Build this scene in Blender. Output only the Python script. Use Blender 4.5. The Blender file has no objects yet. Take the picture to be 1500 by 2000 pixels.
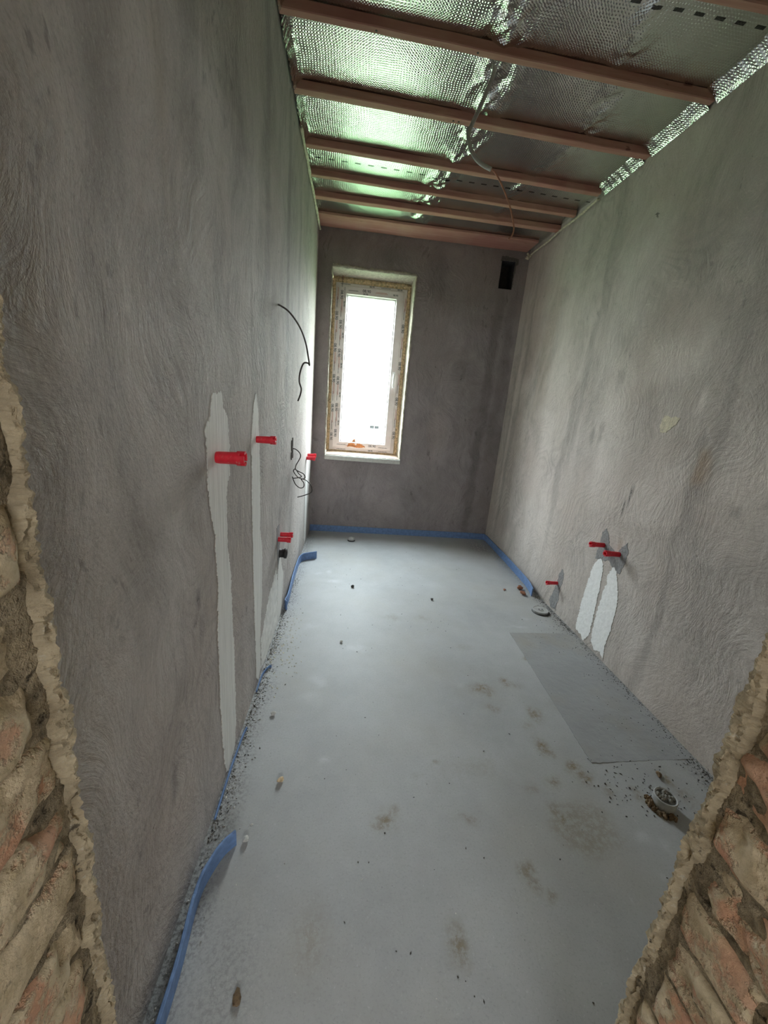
import bpy, bmesh, math, random
import numpy as np
from mathutils import Matrix, Vector
from mathutils.geometry import delaunay_2d_cdt

random.seed(7)
rng = np.random.default_rng(7)
scene = bpy.context.scene
COL = scene.collection

# ------------------------------------------------------------------ camera
RX, RY, RZ = math.radians(-15.4117), math.radians(-4.9252), math.radians(-5.8289)
cz, sz, cx, sx, cy, sy = math.cos(RZ), math.sin(RZ), math.cos(RX), math.sin(RX), math.cos(RY), math.sin(RY)
Rm = (Matrix(((cz, -sz, 0), (sz, cz, 0), (0, 0, 1))) @ Matrix(((1, 0, 0), (0, cx, -sx), (0, sx, cx)))
      @ Matrix(((cy, 0, sy), (0, 1, 0), (-sy, 0, cy))))
cam_data = bpy.data.cameras.new('camera')
cam = bpy.data.objects.new('camera', cam_data)
COL.objects.link(cam)
right, fwd, up = Rm.col[0], Rm.col[1], Rm.col[2]
M = Matrix((right, up, -fwd)).transposed().to_4x4()
M.translation = Vector((0.3906, 0.0, 1.397))
cam.matrix_world = M
cam_data.sensor_fit = 'AUTO'
cam_data.sensor_width = 36.0
cam_data.lens = 36.0 * 757.75 / 2000.0
cam_data.clip_start = 0.02
scene.camera = cam

# ------------------------------------------------------------------ world, light, exposure
world = bpy.data.worlds.new('overcast_sky')
scene.world = world
world.use_nodes = True
bg = world.node_tree.nodes['Background']
# standard overcast sky: luminance (1 + 2 sin(elevation)) / 3 of the zenith's
wn, wl = world.node_tree.nodes, world.node_tree.links
w_tc, w_sep = wn.new('ShaderNodeTexCoord'), wn.new('ShaderNodeSeparateXYZ')
w_max, w_mad, w_mix = wn.new('ShaderNodeMath'), wn.new('ShaderNodeMath'), wn.new('ShaderNodeMix')
w_max.operation, w_mad.operation, w_mix.data_type = 'MAXIMUM', 'MULTIPLY_ADD', 'RGBA'
wl.new(w_tc.outputs['Generated'], w_sep.inputs[0])
wl.new(w_sep.outputs['Z'], w_max.inputs[0])
w_max.inputs[1].default_value = 0.0
wl.new(w_max.outputs[0], w_mad.inputs[0])
w_mad.inputs[1].default_value, w_mad.inputs[2].default_value = 1.2, 0.6
wl.new(w_max.outputs[0], w_mix.inputs[0])
w_mix.inputs[6].default_value, w_mix.inputs[7].default_value = (0.96, 0.98, 1.0, 1), (0.80, 0.915, 1.0, 1)
wl.new(w_mix.outputs[2], bg.inputs['Color'])
wl.new(w_mad.outputs[0], bg.inputs['Strength'])
scene.view_settings.view_transform = 'Standard'
scene.view_settings.look = 'None'
scene.view_settings.gamma = 1.0
scene.view_settings.use_curve_mapping = False
scene.view_settings.exposure = 5.37
scene.cycles.max_bounces = 14
scene.cycles.diffuse_bounces = 8
scene.cycles.glossy_bounces = 6
scene.cycles.transparent_max_bounces = 12
scene.cycles.sample_clamp_indirect = 6.0


def portal(name, loc, rot, sx_, sy_):
    l = bpy.data.lights.new(name, 'AREA')
    l.shape = 'RECTANGLE'
    l.size, l.size_y = sx_, sy_
    l.cycles.is_portal = True
    o = bpy.data.objects.new(name, l)
    o.location, o.rotation_euler = loc, rot
    COL.objects.link(o)


portal('window_portal', (0.524, 4.356, 1.6975), (math.radians(-90), 0, 0), 0.50, 1.46)
HX, HY = -1.3, -3.0                    # left and rear faces of the hall behind the doorway
HWX0, HWX1, HWZ0, HWZ1 = -1.0, 2.3, 1.77, 2.05        # wide strip opening in the hall's rear wall, added and sized for fill light
portal('hall_fill_portal', ((HWX0 + HWX1) / 2, HY - 0.075, (HWZ0 + HWZ1) / 2), (math.radians(90), 0, 0),
       HWX1 - HWX0, HWZ1 - HWZ0)

W, L, H = 2.0, 4.122, 2.924          # room width, depth (back wall), height to the foil
YF = 0.374                            # room face of the doorway wall
DX0, DX1 = 0.10, 0.907                # brick reveals of the doorway


# ------------------------------------------------------------------ numpy noise
def _hash(ix, iy, iz, seed):
    h = (ix.astype(np.int64) * 374761393 + iy.astype(np.int64) * 668265263 + iz.astype(np.int64) * 2147483647 + seed * 974711) & 0xffffffff
    h = ((h ^ (h >> 13)) * 1274126177) & 0xffffffff
    h = (h ^ (h >> 16)) & 0xffffffff
    return h.astype(np.float64) / 4294967295.0


def vnoise(x, y, z=0.0, seed=0):
    x, y, z = np.broadcast_arrays(np.asarray(x, float), np.asarray(y, float), np.asarray(z, float))
    ix, iy, iz = np.floor(x), np.floor(y), np.floor(z)
    fx, fy, fz = x - ix, y - iy, z - iz
    fx, fy, fz = [f * f * f * (f * (f * 6 - 15) + 10) for f in (fx, fy, fz)]
    r = 0.0
    for dx in (0, 1):
        for dy in (0, 1):
            for dz in (0, 1):
                w = (fx if dx else 1 - fx) * (fy if dy else 1 - fy) * (fz if dz else 1 - fz)
                r = r + w * _hash(ix + dx, iy + dy, iz + dz, seed)
    return r * 2 - 1


def fbm(x, y, z=0.0, oct=4, seed=0):
    x, y, z = np.asarray(x, float), np.asarray(y, float), np.asarray(z, float)
    r, a, t, f = 0.0, 1.0, 0.0, 1.0
    for i in range(oct):
        r = r + a * vnoise(x * f, y * f, z * f, seed + i * 17)
        t += a
        a *= 0.5
        f *= 2.03
    return r / t


def sstep(a, b, x):
    t = np.clip((x - a) / (b - a), 0, 1)
    return t * t * (3 - 2 * t)


# ------------------------------------------------------------------ object helpers
def tag(o, label=None, cat=None, group=None, kind=None):
    if label: o['label'] = label
    if cat: o['category'] = cat
    if group: o['group'] = group
    if kind: o['kind'] = kind
    return o


def link(name, me, parent=None):
    o = bpy.data.objects.new(name, me)
    COL.objects.link(o)
    if parent is not None: o.parent = parent
    return o


def empty(name, loc=(0, 0, 0), rot=(0, 0, 0)):
    o = bpy.data.objects.new(name, None)
    o.empty_display_size = 0.1
    o.location, o.rotation_euler = loc, rot
    COL.objects.link(o)
    return o


def mesh(name, verts, faces, mats, parent=None, smooth=False, attrs=None):
    me = bpy.data.meshes.new(name)
    me.from_pydata([tuple(map(float, v)) for v in verts], [], [tuple(map(int, f)) for f in faces])
    for m in (mats if isinstance(mats, (list, tuple)) else [mats]): me.materials.append(m)
    if smooth: me.polygons.foreach_set('use_smooth', [True] * len(me.polygons))
    for k, v in (attrs or {}).items():
        a = me.attributes.new(k, 'FLOAT', 'POINT')
        a.data.foreach_set('value', np.asarray(v, dtype=np.float32).ravel())
    me.update()
    return link(name, me, parent)


def from_bm(name, bm, mat, parent=None, smooth=False):
    bmesh.ops.recalc_face_normals(bm, faces=bm.faces)
    me = bpy.data.meshes.new(name)
    bm.to_mesh(me)
    bm.free()
    me.materials.append(mat)
    if smooth: me.polygons.foreach_set('use_smooth', [True] * len(me.polygons))
    return link(name, me, parent)


def add_box(bm, lo, hi, bevel=0.0):
    vs = [bm.verts.new((x, y, z)) for x in (lo[0], hi[0]) for y in (lo[1], hi[1]) for z in (lo[2], hi[2])]
    fs = [(0, 1, 3, 2), (4, 6, 7, 5), (0, 4, 5, 1), (2, 3, 7, 6), (0, 2, 6, 4), (1, 5, 7, 3)]
    faces = [bm.faces.new([vs[i] for i in f]) for f in fs]
    bmesh.ops.recalc_face_normals(bm, faces=faces)
    if bevel:
        es = list({e for f in faces for e in f.edges})
        bmesh.ops.bevel(bm, geom=es, offset=bevel, segments=2, affect='EDGES', profile=0.5)


def box(name, lo, hi, mat, parent=None, bevel=0.0):
    bm = bmesh.new()
    add_box(bm, lo, hi, bevel)
    return from_bm(name, bm, mat, parent)


def grid_faces(nu, nv, skip=None, flip=False):
    f = []
    for i in range(nu - 1):
        for j in range(nv - 1):
            if skip is not None and skip[i, j]: continue
            a, b, c, d = i * nv + j, (i + 1) * nv + j, (i + 1) * nv + j + 1, i * nv + j + 1
            f.append((a, d, c, b) if flip else (a, b, c, d))
    return f


def tube(name, pts, r, mat, parent=None, seg=8, smooth_path=True, taper=None):
    pts = [Vector(p) for p in pts]
    if smooth_path:
        q = []
        n = len(pts)
        for i in range(n - 1):
            p0, p1, p2, p3 = pts[max(i - 1, 0)], pts[i], pts[i + 1], pts[min(i + 2, n - 1)]
            for k in range(6):
                t = k / 6
                q.append(0.5 * ((2 * p1) + (p2 - p0) * t + (2 * p0 - 5 * p1 + 4 * p2 - p3) * t * t + (3 * p1 - p0 - 3 * p2 + p3) * t ** 3))
        q.append(pts[-1])
        pts = q
    vs, fs = [], []
    n = len(pts)
    prev = None
    for i, p in enumerate(pts):
        t = (pts[min(i + 1, n - 1)] - pts[max(i - 1, 0)]).normalized()
        if prev is None:
            a = t.orthogonal().normalized()
        else:
            a = (prev - t * prev.dot(t)).normalized()
        prev = a
        b = t.cross(a)
        rr = r(i / (n - 1)) if callable(r) else r
        for k in range(seg):
            an = 2 * math.pi * k / seg
            vs.append(p + (a * math.cos(an) + b * math.sin(an)) * rr)
    for i in range(n - 1):
        for k in range(seg):
            fs.append((i * seg + k, i * seg + (k + 1) % seg, (i + 1) * seg + (k + 1) % seg, (i + 1) * seg + k))
    fs.append(tuple(range(seg))[::-1])
    fs.append(tuple((n - 1) * seg + k for k in range(seg)))
    return mesh(name, vs, fs, mat, parent, smooth=True)


def lathe(bm, prof, axis, origin, seg=24, caps=True):
    """prof: list of (distance along the axis, radius)."""
    axis = Vector(axis).normalized()
    a = axis.orthogonal().normalized()
    b = axis.cross(a)
    rings = []
    for d, r in prof:
        rings.append([bm.verts.new(Vector(origin) + axis * d + (a * math.cos(2 * math.pi * k / seg) + b * math.sin(2 * math.pi * k / seg)) * r) for k in range(seg)])
    for r0, r1 in zip(rings, rings[1:]):
        for k in range(seg):
            bm.faces.new((r0[k], r0[(k + 1) % seg], r1[(k + 1) % seg], r1[k]))
    if caps:
        bm.faces.new(rings[0][::-1])
        bm.faces.new(rings[-1])


def jagged(poly, step=0.012, amp=0.006, seed=0):
    """walk a closed polygon, resample and roughen its outline"""
    out = []
    n = len(poly)
    for i in range(n):
        a, b = np.array(poly[i]), np.array(poly[(i + 1) % n])
        d = np.linalg.norm(b - a)
        k = max(1, int(d / step))
        nrm = np.array([-(b - a)[1], (b - a)[0]]) / max(d, 1e-6)
        for j in range(k):
            p = a + (b - a) * j / k
            o = amp * (float(fbm(p[0] * 45, p[1] * 28, seed * 3.1, 3, seed)) * 1.3 + float(fbm(p[0] * 190, p[1] * 150, seed, 2, seed + 1)) * 1.1)
            out.append(p + nrm * o)
    return out


def patch(name, poly, to3, thick, mat, parent, step=0.012, amp=0.006, seed=0):
    """thin raised patch with a ragged outline; to3(u, v, h) maps into space"""
    pts = [Vector((float(p[0]), float(p[1]))) for p in jagged(poly, step, amp, seed)]
    n = len(pts)
    v2, edges, f2, _, _, _ = delaunay_2d_cdt(pts, [(i, (i + 1) % n) for i in range(n)], [], 1, 1e-6)
    bm = bmesh.new()
    top = [bm.verts.new(to3(p.x, p.y, thick)) for p in v2]
    for f in f2:
        try: bm.faces.new([top[i] for i in f])
        except ValueError: pass
    bm.verts.ensure_lookup_table()
    bnd = [e for e in bm.edges if len(e.link_faces) == 1]
    ext = bmesh.ops.extrude_edge_only(bm, edges=bnd)
    low = {v for v in ext['geom'] if isinstance(v, bmesh.types.BMVert)}
    d = Vector(to3(0, 0, -0.001)) - Vector(to3(0, 0, thick))
    for v in low: v.co += d
    for v in [v for v in bm.verts if not v.link_faces]: bm.verts.remove(v)
    return from_bm(name, bm, mat, parent)


# ------------------------------------------------------------------ node helpers
class NT:
    def __init__(self, name):
        self.mat = bpy.data.materials.new(name)
        self.mat.use_nodes = True
        self.t = self.mat.node_tree
        self.t.nodes.clear()
        self.out = self.n('ShaderNodeOutputMaterial')
        self.bsdf = self.n('ShaderNodeBsdfPrincipled')
        self.l(self.bsdf.outputs[0], self.out.inputs[0])
        self.tc = self.n('ShaderNodeTexCoord')

    def n(self, typ, **kw):
        nd = self.t.nodes.new(typ)
        for k, v in kw.items(): setattr(nd, k, v)
        return nd

    def l(self, a, b): self.t.links.new(a, b)

    def val(self, sock, v):
        if hasattr(v, 'links') or isinstance(v, bpy.types.NodeSocket): self.l(v, sock)
        else: sock.default_value = v

    def math(self, op, a, b=0.0, c=None, clamp=False):
        nd = self.n('ShaderNodeMath', operation=op, use_clamp=clamp)
        self.val(nd.inputs[0], a); self.val(nd.inputs[1], b)
        if c is not None: self.val(nd.inputs[2], c)
        return nd.outputs[0]

    def mapping(self, scale=(1, 1, 1), rot=(0, 0, 0), src=None):
        nd = self.n('ShaderNodeMapping')
        nd.inputs['Scale'].default_value = scale
        nd.inputs['Rotation'].default_value = rot
        self.l(src or self.tc.outputs['Object'], nd.inputs['Vector'])
        return nd.outputs[0]

    def noise(self, scale, detail=4, rough=0.55, vec=None, dist=0.0, out='Fac'):
        nd = self.n('ShaderNodeTexNoise')
        nd.inputs['Scale'].default_value = scale
        nd.inputs['Detail'].default_value = detail
        nd.inputs['Roughness'].default_value = rough
        nd.inputs['Distortion'].default_value = dist
        self.l(vec or self.tc.outputs['Object'], nd.inputs['Vector'])
        return nd.outputs[out]

    def ramp(self, fac, a, b, ca=(0, 0, 0, 1), cb=(1, 1, 1, 1)):
        nd = self.n('ShaderNodeValToRGB')
        nd.color_ramp.elements[0].position, nd.color_ramp.elements[1].position = a, b
        nd.color_ramp.elements[0].color, nd.color_ramp.elements[1].color = ca, cb
        self.l(fac, nd.inputs[0])
        return nd.outputs[0]

    def mix(self, fac, a, b, typ='MIX'):
        nd = self.n('ShaderNodeMix', data_type='RGBA', blend_type=typ)
        self.val(nd.inputs[0], fac)
        for s, v in ((nd.inputs[6], a), (nd.inputs[7], b)):
            if isinstance(v, tuple): s.default_value = v if len(v) == 4 else v + (1,)
            else: self.l(v, s)
        return nd.outputs[2]

    def attr(self, name):
        nd = self.n('ShaderNodeAttribute', attribute_name=name)
        return nd.outputs['Fac']

    def vadd(self, a, b):
        nd = self.n('ShaderNodeVectorMath', operation='ADD')
        self.l(a, nd.inputs[0]); self.l(b, nd.inputs[1])
        return nd.outputs[0]

    def vscale(self, a, s, off=None):
        nd = self.n('ShaderNodeVectorMath', operation='MULTIPLY_ADD')
        self.l(a, nd.inputs[0])
        nd.inputs[1].default_value = (s, s, s)
        nd.inputs[2].default_value = off or (0, 0, 0)
        return nd.outputs[0]

    def bump(self, h, dist=0.01, strength=1.0, prev=None):
        nd = self.n('ShaderNodeBump')
        nd.inputs['Strength'].default_value = strength
        nd.inputs['Distance'].default_value = dist
        self.l(h, nd.inputs['Height'])
        if prev is not None: self.l(prev, nd.inputs['Normal'])
        return nd.outputs[0]

    def done(self, color=None, rough=0.8, normal=None, metal=0.0, spec=None):
        b = self.bsdf
        if color is not None:
            if isinstance(color, tuple): b.inputs['Base Color'].default_value = color if len(color) == 4 else color + (1,)
            else: self.l(color, b.inputs['Base Color'])
        self.val(b.inputs['Roughness'], rough)
        b.inputs['Metallic'].default_value = metal
        if spec is not None: b.inputs['Specular IOR Level'].default_value = spec
        if normal is not None: self.l(normal, b.inputs['Normal'])
        return self.mat


def simple(name, col, rough=0.6, var=0.12, scale=30, bump=0.0, spec=None):
    m = NT(name)
    nz = m.noise(scale, 4)
    c = m.mix(m.ramp(nz, 0.3, 0.7), tuple(x * (1 - var) for x in col), tuple(min(1, x * (1 + var)) for x in col))
    nrm = m.bump(nz, bump) if bump else None
    return m.done(c, rough, nrm, spec=spec)


def plaster(name, light, dark, warm, stretch, rough=0.62, relief=0.0085):
    """trowelled cement plaster: flowing strokes, damp patches (attributes), pits"""
    m = NT(name)
    P = m.tc.outputs['Object']
    warp = m.vscale(m.noise(1.3, 2, 0.5, out='Color'), 0.62, (-0.31, -0.31, -0.31))
    warp2 = m.vscale(m.noise(2.6, 1, 0.5, out='Color'), 0.5, (-0.25, -0.25, -0.25))
    q = m.vadd(P, warp)
    q2 = m.vadd(P, warp2)
    # long trowel strokes follow the warped field
    s1 = m.noise(1.0, 6, 0.62, m.mapping(stretch, src=q))
    s2 = m.noise(1.0, 5, 0.6, m.mapping(tuple(v * 1.9 for v in stretch), src=q2))
    big = m.noise(1.6, 4, 0.6, m.mapping((1, 1.6, 0.55)))
    mid = m.noise(5.5, 5, 0.62, m.mapping((1, 1.4, 0.7), src=q2))
    fine = m.noise(160, 3, 0.6)
    # swirl arcs
    sw = m.noise(1.9, 1.5, 0.4)
    arc = m.math('SINE', m.math('MULTIPLY', sw, 175.0))
    arcm = m.math('MULTIPLY', arc, m.ramp(m.noise(1.3, 2), 0.48, 0.62))
    arcm = m.math('MULTIPLY', arcm, m.attr('swirl'))
    tone = m.math('ADD', m.math('MULTIPLY', big, 0.55), m.math('MULTIPLY', mid, 0.45))
    streak = m.noise(1.0, 4, 0.6, m.mapping((5.5, 5.5, 0.55), src=q2))
    tone = m.math('ADD', m.math('MULTIPLY', tone, 0.62), m.math('MULTIPLY', streak, 0.38))
    c = m.mix(m.ramp(tone, 0.40, 0.60), dark, light)
    c = m.mix(m.math('MULTIPLY', m.ramp(s1, 0.35, 0.68), 0.32), c, tuple(v * 1.28 for v in light))
    c = m.mix(m.math('MULTIPLY', m.ramp(m.noise(1.1, 3), 0.45, 0.7), 0.6), c, warm)
    c = m.mix(m.math('MULTIPLY', m.attr('pale'), 0.75), c, tuple(v * 1.5 for v in light))
    c = m.mix(m.math('MULTIPLY', m.attr('dark'), 0.8), c, tuple(v * 0.55 for v in dark))
    c = m.mix(m.math('MULTIPLY', m.ramp(m.attr('dark'), 0.7, 0.85), m.ramp(m.noise(75, 3, 0.7), 0.47, 0.53)), c, (0.035, 0.032, 0.03))
    c = m.mix(m.attr('rust'), c, (0.36, 0.25, 0.15))
    # grain of the sand and rubbed arcs
    gr = m.noise(130, 5, 0.7)
    c = m.mix(m.math('MULTIPLY', m.ramp(gr, 0.50, 0.66), 0.30), c, tuple(v * 0.62 for v in dark))
    c = m.mix(m.math('MULTIPLY', m.ramp(m.noise(170, 4, 0.7, q2), 0.56, 0.68), 0.30), c, tuple(min(v * 1.45, .9) for v in light))
    c = m.mix(m.math('MULTIPLY', m.math('MAXIMUM', arcm, 0.0), 0.16), c, tuple(v * 0.6 for v in dark))
    # thin drag lines left by the trowel
    ln = m.ramp(m.noise(1.0, 3, 0.6, m.mapping(tuple(v * 1.5 for v in stretch), src=q)), 0.60, 0.68)
    c = m.mix(m.math('MULTIPLY', m.math('MULTIPLY', ln, m.ramp(m.noise(2.7, 3), 0.45, 0.6)), 0.45), c, tuple(v * 0.5 for v in dark))
    # black pits and scratches
    pit = m.ramp(m.noise(26, 3, 0.7, m.mapping((1, 1.0, 0.55), src=q2)), 0.70, 0.74)
    pit = m.math('MULTIPLY', pit, m.ramp(m.noise(2.3, 2), 0.52, 0.66))
    c = m.mix(m.math('MULTIPLY', pit, 0.85), c, (0.06, 0.053, 0.047))
    h = m.math('ADD', m.math('MULTIPLY', m.ramp(s1, 0.38, 0.62), 0.28), m.math('MULTIPLY', m.ramp(s2, 0.40, 0.60), 0.24))
    rough_mask = m.ramp(m.noise(1.9, 3, 0.55), 0.38, 0.62)
    h = m.math('MULTIPLY', h, m.math('MULTIPLY_ADD', rough_mask, 0.6, 0.4))
    h = m.math('ADD', h, m.math('MULTIPLY', m.noise(42, 5, 0.68, q2), 0.62))
    h = m.math('ADD', h, m.math('MULTIPLY', arcm, 0.018))
    h = m.math('ADD', h, m.math('MULTIPLY', fine, 0.10))
    h = m.math('SUBTRACT', h, m.math('MULTIPLY', pit, 0.35))
    r = m.math('ADD', rough, m.math('MULTIPLY', m.ramp(s2, 0.3, 0.7), 0.2))
    return m.done(c, r, m.bump(h, relief, 1.0), spec=0.25)


# ------------------------------------------------------------------ materials
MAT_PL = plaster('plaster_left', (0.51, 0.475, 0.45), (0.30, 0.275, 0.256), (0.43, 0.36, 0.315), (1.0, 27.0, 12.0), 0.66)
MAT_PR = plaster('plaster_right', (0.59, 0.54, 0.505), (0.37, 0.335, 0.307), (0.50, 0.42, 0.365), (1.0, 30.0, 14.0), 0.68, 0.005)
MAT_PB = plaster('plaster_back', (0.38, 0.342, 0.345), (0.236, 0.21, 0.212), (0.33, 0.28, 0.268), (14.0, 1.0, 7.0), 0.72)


def floor_mat():
    m = NT('concrete_screed')
    n1 = m.noise(2.2, 5, 0.6)
    n2 = m.noise(11, 6, 0.65)
    n3 = m.noise(240, 3, 0.6)
    c = m.mix(m.ramp(n1, 0.32, 0.68), (0.345, 0.35, 0.355), (0.425, 0.432, 0.44))
    c = m.mix(m.math('MULTIPLY', m.ramp(n2, 0.4, 0.72), 0.35), c, (0.47, 0.48, 0.485))
    # sandy warm film
    c = m.mix(m.math('MULTIPLY', m.ramp(m.noise(1.7, 4, 0.6), 0.45, 0.7), 0.45), c, (0.37, 0.35, 0.31))
    c = m.mix(m.math('MULTIPLY', m.attr('pale'), 0.6), c, (0.55, 0.57, 0.59))
    brk = m.ramp(m.noise(48, 5, 0.75), 0.42, 0.56)
    c = m.mix(m.math('MULTIPLY', m.math('MULTIPLY', m.attr('stain'), m.math('MULTIPLY_ADD', brk, 0.8, 0.3)), 0.85, clamp=True), c, (0.19, 0.14, 0.06))
    sp = m.ramp(m.noise(95, 3, 0.65), 0.70, 0.735)
    c = m.mix(m.math('MULTIPLY', sp, 0.55), c, (0.09, 0.085, 0.08))
    c = m.mix(m.math('MULTIPLY', m.ramp(m.noise(140, 5, 0.72), 0.52, 0.66), 0.28), c, (0.20, 0.20, 0.198))
    c = m.mix(m.math('MULTIPLY', m.ramp(m.noise(120, 4, 0.7, m.mapping((1, 1, 1), (0, 0, 1))), 0.60, 0.70), 0.35), c, (0.62, 0.63, 0.64))
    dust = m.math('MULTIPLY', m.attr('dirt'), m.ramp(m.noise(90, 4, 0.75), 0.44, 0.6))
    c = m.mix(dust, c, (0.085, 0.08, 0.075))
    sc = m.ramp(m.noise(1.0, 4, 0.6, m.mapping((30, 6, 1), (0, 0, 0.6))), 0.69, 0.74)
    c = m.mix(m.math('MULTIPLY', sc, 0.3), c, (0.52, 0.53, 0.54))
    h = m.math('ADD', m.math('MULTIPLY', n2, 0.5), m.math('MULTIPLY', n3, 0.12))
    return m.done(c, m.math('MULTIPLY_ADD', n2, 0.16, 0.48), m.bump(h, 0.002, 0.5), spec=0.4)


MAT_FLOOR = floor_mat()
m = NT('screed_patch')
c = m.mix(m.ramp(m.noise(4, 5, 0.6), 0.3, 0.7), (0.295, 0.30, 0.308), (0.35, 0.355, 0.363))
c = m.mix(m.math('MULTIPLY', m.ramp(m.noise(2.6, 4), 0.5, 0.7), 0.6), c, (0.32, 0.295, 0.245))
c = m.mix(m.math('MULTIPLY', m.ramp(m.noise(90, 3, 0.65), 0.68, 0.72), 0.7), c, (0.07, 0.07, 0.07))
c = m.mix(m.math('MULTIPLY', m.ramp(m.noise(60, 2, 0.5), 0.73, 0.76), 0.6), c, (0.6, 0.6, 0.6))
MAT_PATCH = m.done(c, 0.6, m.bump(m.noise(30, 6), 0.003))


def foil_mat(dash=True):
    m = NT('reflective_foil')
    P = m.tc.outputs['Object']
    sep = m.n('ShaderNodeSeparateXYZ')
    m.l(P, sep.inputs[0])
    wob = m.vscale(m.noise(7, 3, out='Color'), 0.03)
    pw = m.vadd(P, wob)
    sp2 = m.n('ShaderNodeSeparateXYZ')
    m.l(pw, sp2.inputs[0])
    k = 2 * math.pi / 0.0135
    gx = m.math('SINE', m.math('MULTIPLY', sp2.outputs[0], k))
    gy = m.math('SINE', m.math('MULTIPLY', sp2.outputs[1], k))
    quilt = m.math('MULTIPLY', gx, gy)
    ridg = m.math('ADD', quilt, m.math('MULTIPLY', gx, 0.5))
    w = m.noise(17, 3, 0.55)
    h = m.math('ADD', m.math('MULTIPLY', ridg, 0.075), m.math('MULTIPLY', w, 0.30))
    col = m.mix(m.ramp(m.noise(6, 3), 0.3, 0.7), (0.62, 0.63, 0.60), (0.76, 0.77, 0.74))
    if dash:
        for y0, x0 in ((1.832, 0.03), (3.128, 0.055)):
            slope = m.math('MULTIPLY', sep.outputs[0], 0.03 if y0 > 3 else 0.012)
            yy = m.math('ABSOLUTE', m.math('SUBTRACT', m.math('SUBTRACT', sep.outputs[1], slope), y0 - (0.035 if y0 > 3 else 0.017)))
            inrow = m.math('LESS_THAN', yy, 0.0075)
            fr = m.math('FRACT', m.math('DIVIDE', m.math('SUBTRACT', sep.outputs[0], x0), 0.087))
            ind = m.math('LESS_THAN', fr, 0.45)
            col = m.mix(m.math('MULTIPLY', m.math('MULTIPLY', inrow, ind), 0.9), col, (0.02, 0.02, 0.02))
    return m.done(col, m.math('MULTIPLY_ADD', m.noise(30, 3), 0.10, 0.13), m.bump(h, 0.010, 0.6), metal=1.0)


MAT_FOIL = foil_mat()
MAT_FOIL_EDGE = foil_mat(False)

m = NT('treated_timber')
gr = m.noise(1.0, 5, 0.6, m.mapping((2.5, 40, 40)))
c = m.mix(m.ramp(gr, 0.3, 0.7), (0.40, 0.19, 0.145), (0.54, 0.32, 0.245))
c = m.mix(m.math('MULTIPLY', m.ramp(m.noise(2.2, 3), 0.45, 0.65), 0.6), c, (0.40, 0.155, 0.145))
c = m.mix(m.math('MULTIPLY', m.ramp(m.noise(3.1, 3), 0.5, 0.7), 0.5), c, (0.54, 0.37, 0.27))
c = m.mix(m.ramp(m.noise(1.0, 2, 0.5, m.mapping((9, 30, 30))), 0.74, 0.78), c, (0.20, 0.085, 0.065))
MAT_TIMBER = m.done(c, 0.8, m.bump(gr, 0.002, 0.5))


def brick_mat():
    m = NT('old_brick')
    oi = m.n('ShaderNodeObjectInfo')
    rnd = oi.outputs['Random']
    off = m.n('ShaderNodeCombineXYZ')
    m.l(m.math('MULTIPLY', rnd, 37.0), off.inputs[0])
    P = m.vadd(m.tc.outputs['Object'], off.outputs[0])
    c = m.mix(rnd, (0.60, 0.335, 0.205), (0.68, 0.46, 0.305))
    c = m.mix(m.ramp(m.noise(28, 5, 0.65, P), 0.35, 0.65), c, (0.54, 0.30, 0.205))
    c = m.mix(m.math('MULTIPLY', m.ramp(m.noise(20, 5, 0.6, P), 0.52, 0.6), 0.6), c, (0.56, 0.37, 0.26))
    mort = m.math('ADD', m.noise(13, 6, 0.68, P), m.math('MULTIPLY_ADD', m.attr('smear'), 0.30, -0.13))
    cover = m.ramp(mort, 0.485, 0.56)
    tan = m.mix(m.ramp(m.noise(40, 5, 0.6, P), 0.35, 0.65), (0.48, 0.39, 0.255), (0.68, 0.57, 0.41))
    c = m.mix(cover, c, tan)
    c = m.mix(m.math('MULTIPLY', m.ramp(m.noise(60, 4, 0.7, P), 0.62, 0.70), 0.6), c, (0.09, 0.07, 0.05))
    c = m.mix(m.math('MULTIPLY', m.ramp(m.noise(75, 4, 0.7, P), 0.66, 0.72), 0.4), c, (0.55, 0.49, 0.38))
    h = m.math('ADD', m.noise(70, 5, 0.65, P), m.math('MULTIPLY', cover, 0.7))
    h = m.math('ADD', h, m.math('MULTIPLY', m.noise(22, 4, 0.6, P), 1.0))
    return m.done(c, 0.92, m.bump(h, 0.005, 1.0), spec=0.2)


MAT_BRICK = brick_mat()
m = NT('brick_mortar')
n1 = m.noise(22, 6, 0.68)
c = m.mix(m.ramp(n1, 0.32, 0.68), (0.27, 0.22, 0.15), (0.50, 0.425, 0.30))
c = m.mix(m.math('MULTIPLY', m.ramp(m.noise(60, 4, 0.7), 0.6, 0.68), 0.7), c, (0.5, 0.47, 0.40))
c = m.mix(m.math('MULTIPLY', m.ramp(m.noise(35, 4, 0.7), 0.63, 0.68), 0.8), c, (0.06, 0.05, 0.04))
MAT_MORTAR = m.done(c, 0.95, m.bump(m.math('ADD', n1, m.math('MULTIPLY', m.noise(90, 4, 0.7), 0.5)), 0.006, 1.0), spec=0.15)

m = NT('recessed_joint_mortar')
n1 = m.noise(26, 6, 0.7)
c = m.mix(m.ramp(n1, 0.34, 0.66), (0.14, 0.115, 0.08), (0.46, 0.385, 0.27))
c = m.mix(m.math('MULTIPLY', m.ramp(m.noise(40, 4, 0.7), 0.58, 0.66), 0.85), c, (0.035, 0.03, 0.024))
MAT_BED = m.done(c, 0.95, m.bump(m.math('ADD', n1, m.math('MULTIPLY', m.noise(100, 4, 0.7), 0.6)), 0.010, 1.0), spec=0.1)

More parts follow.
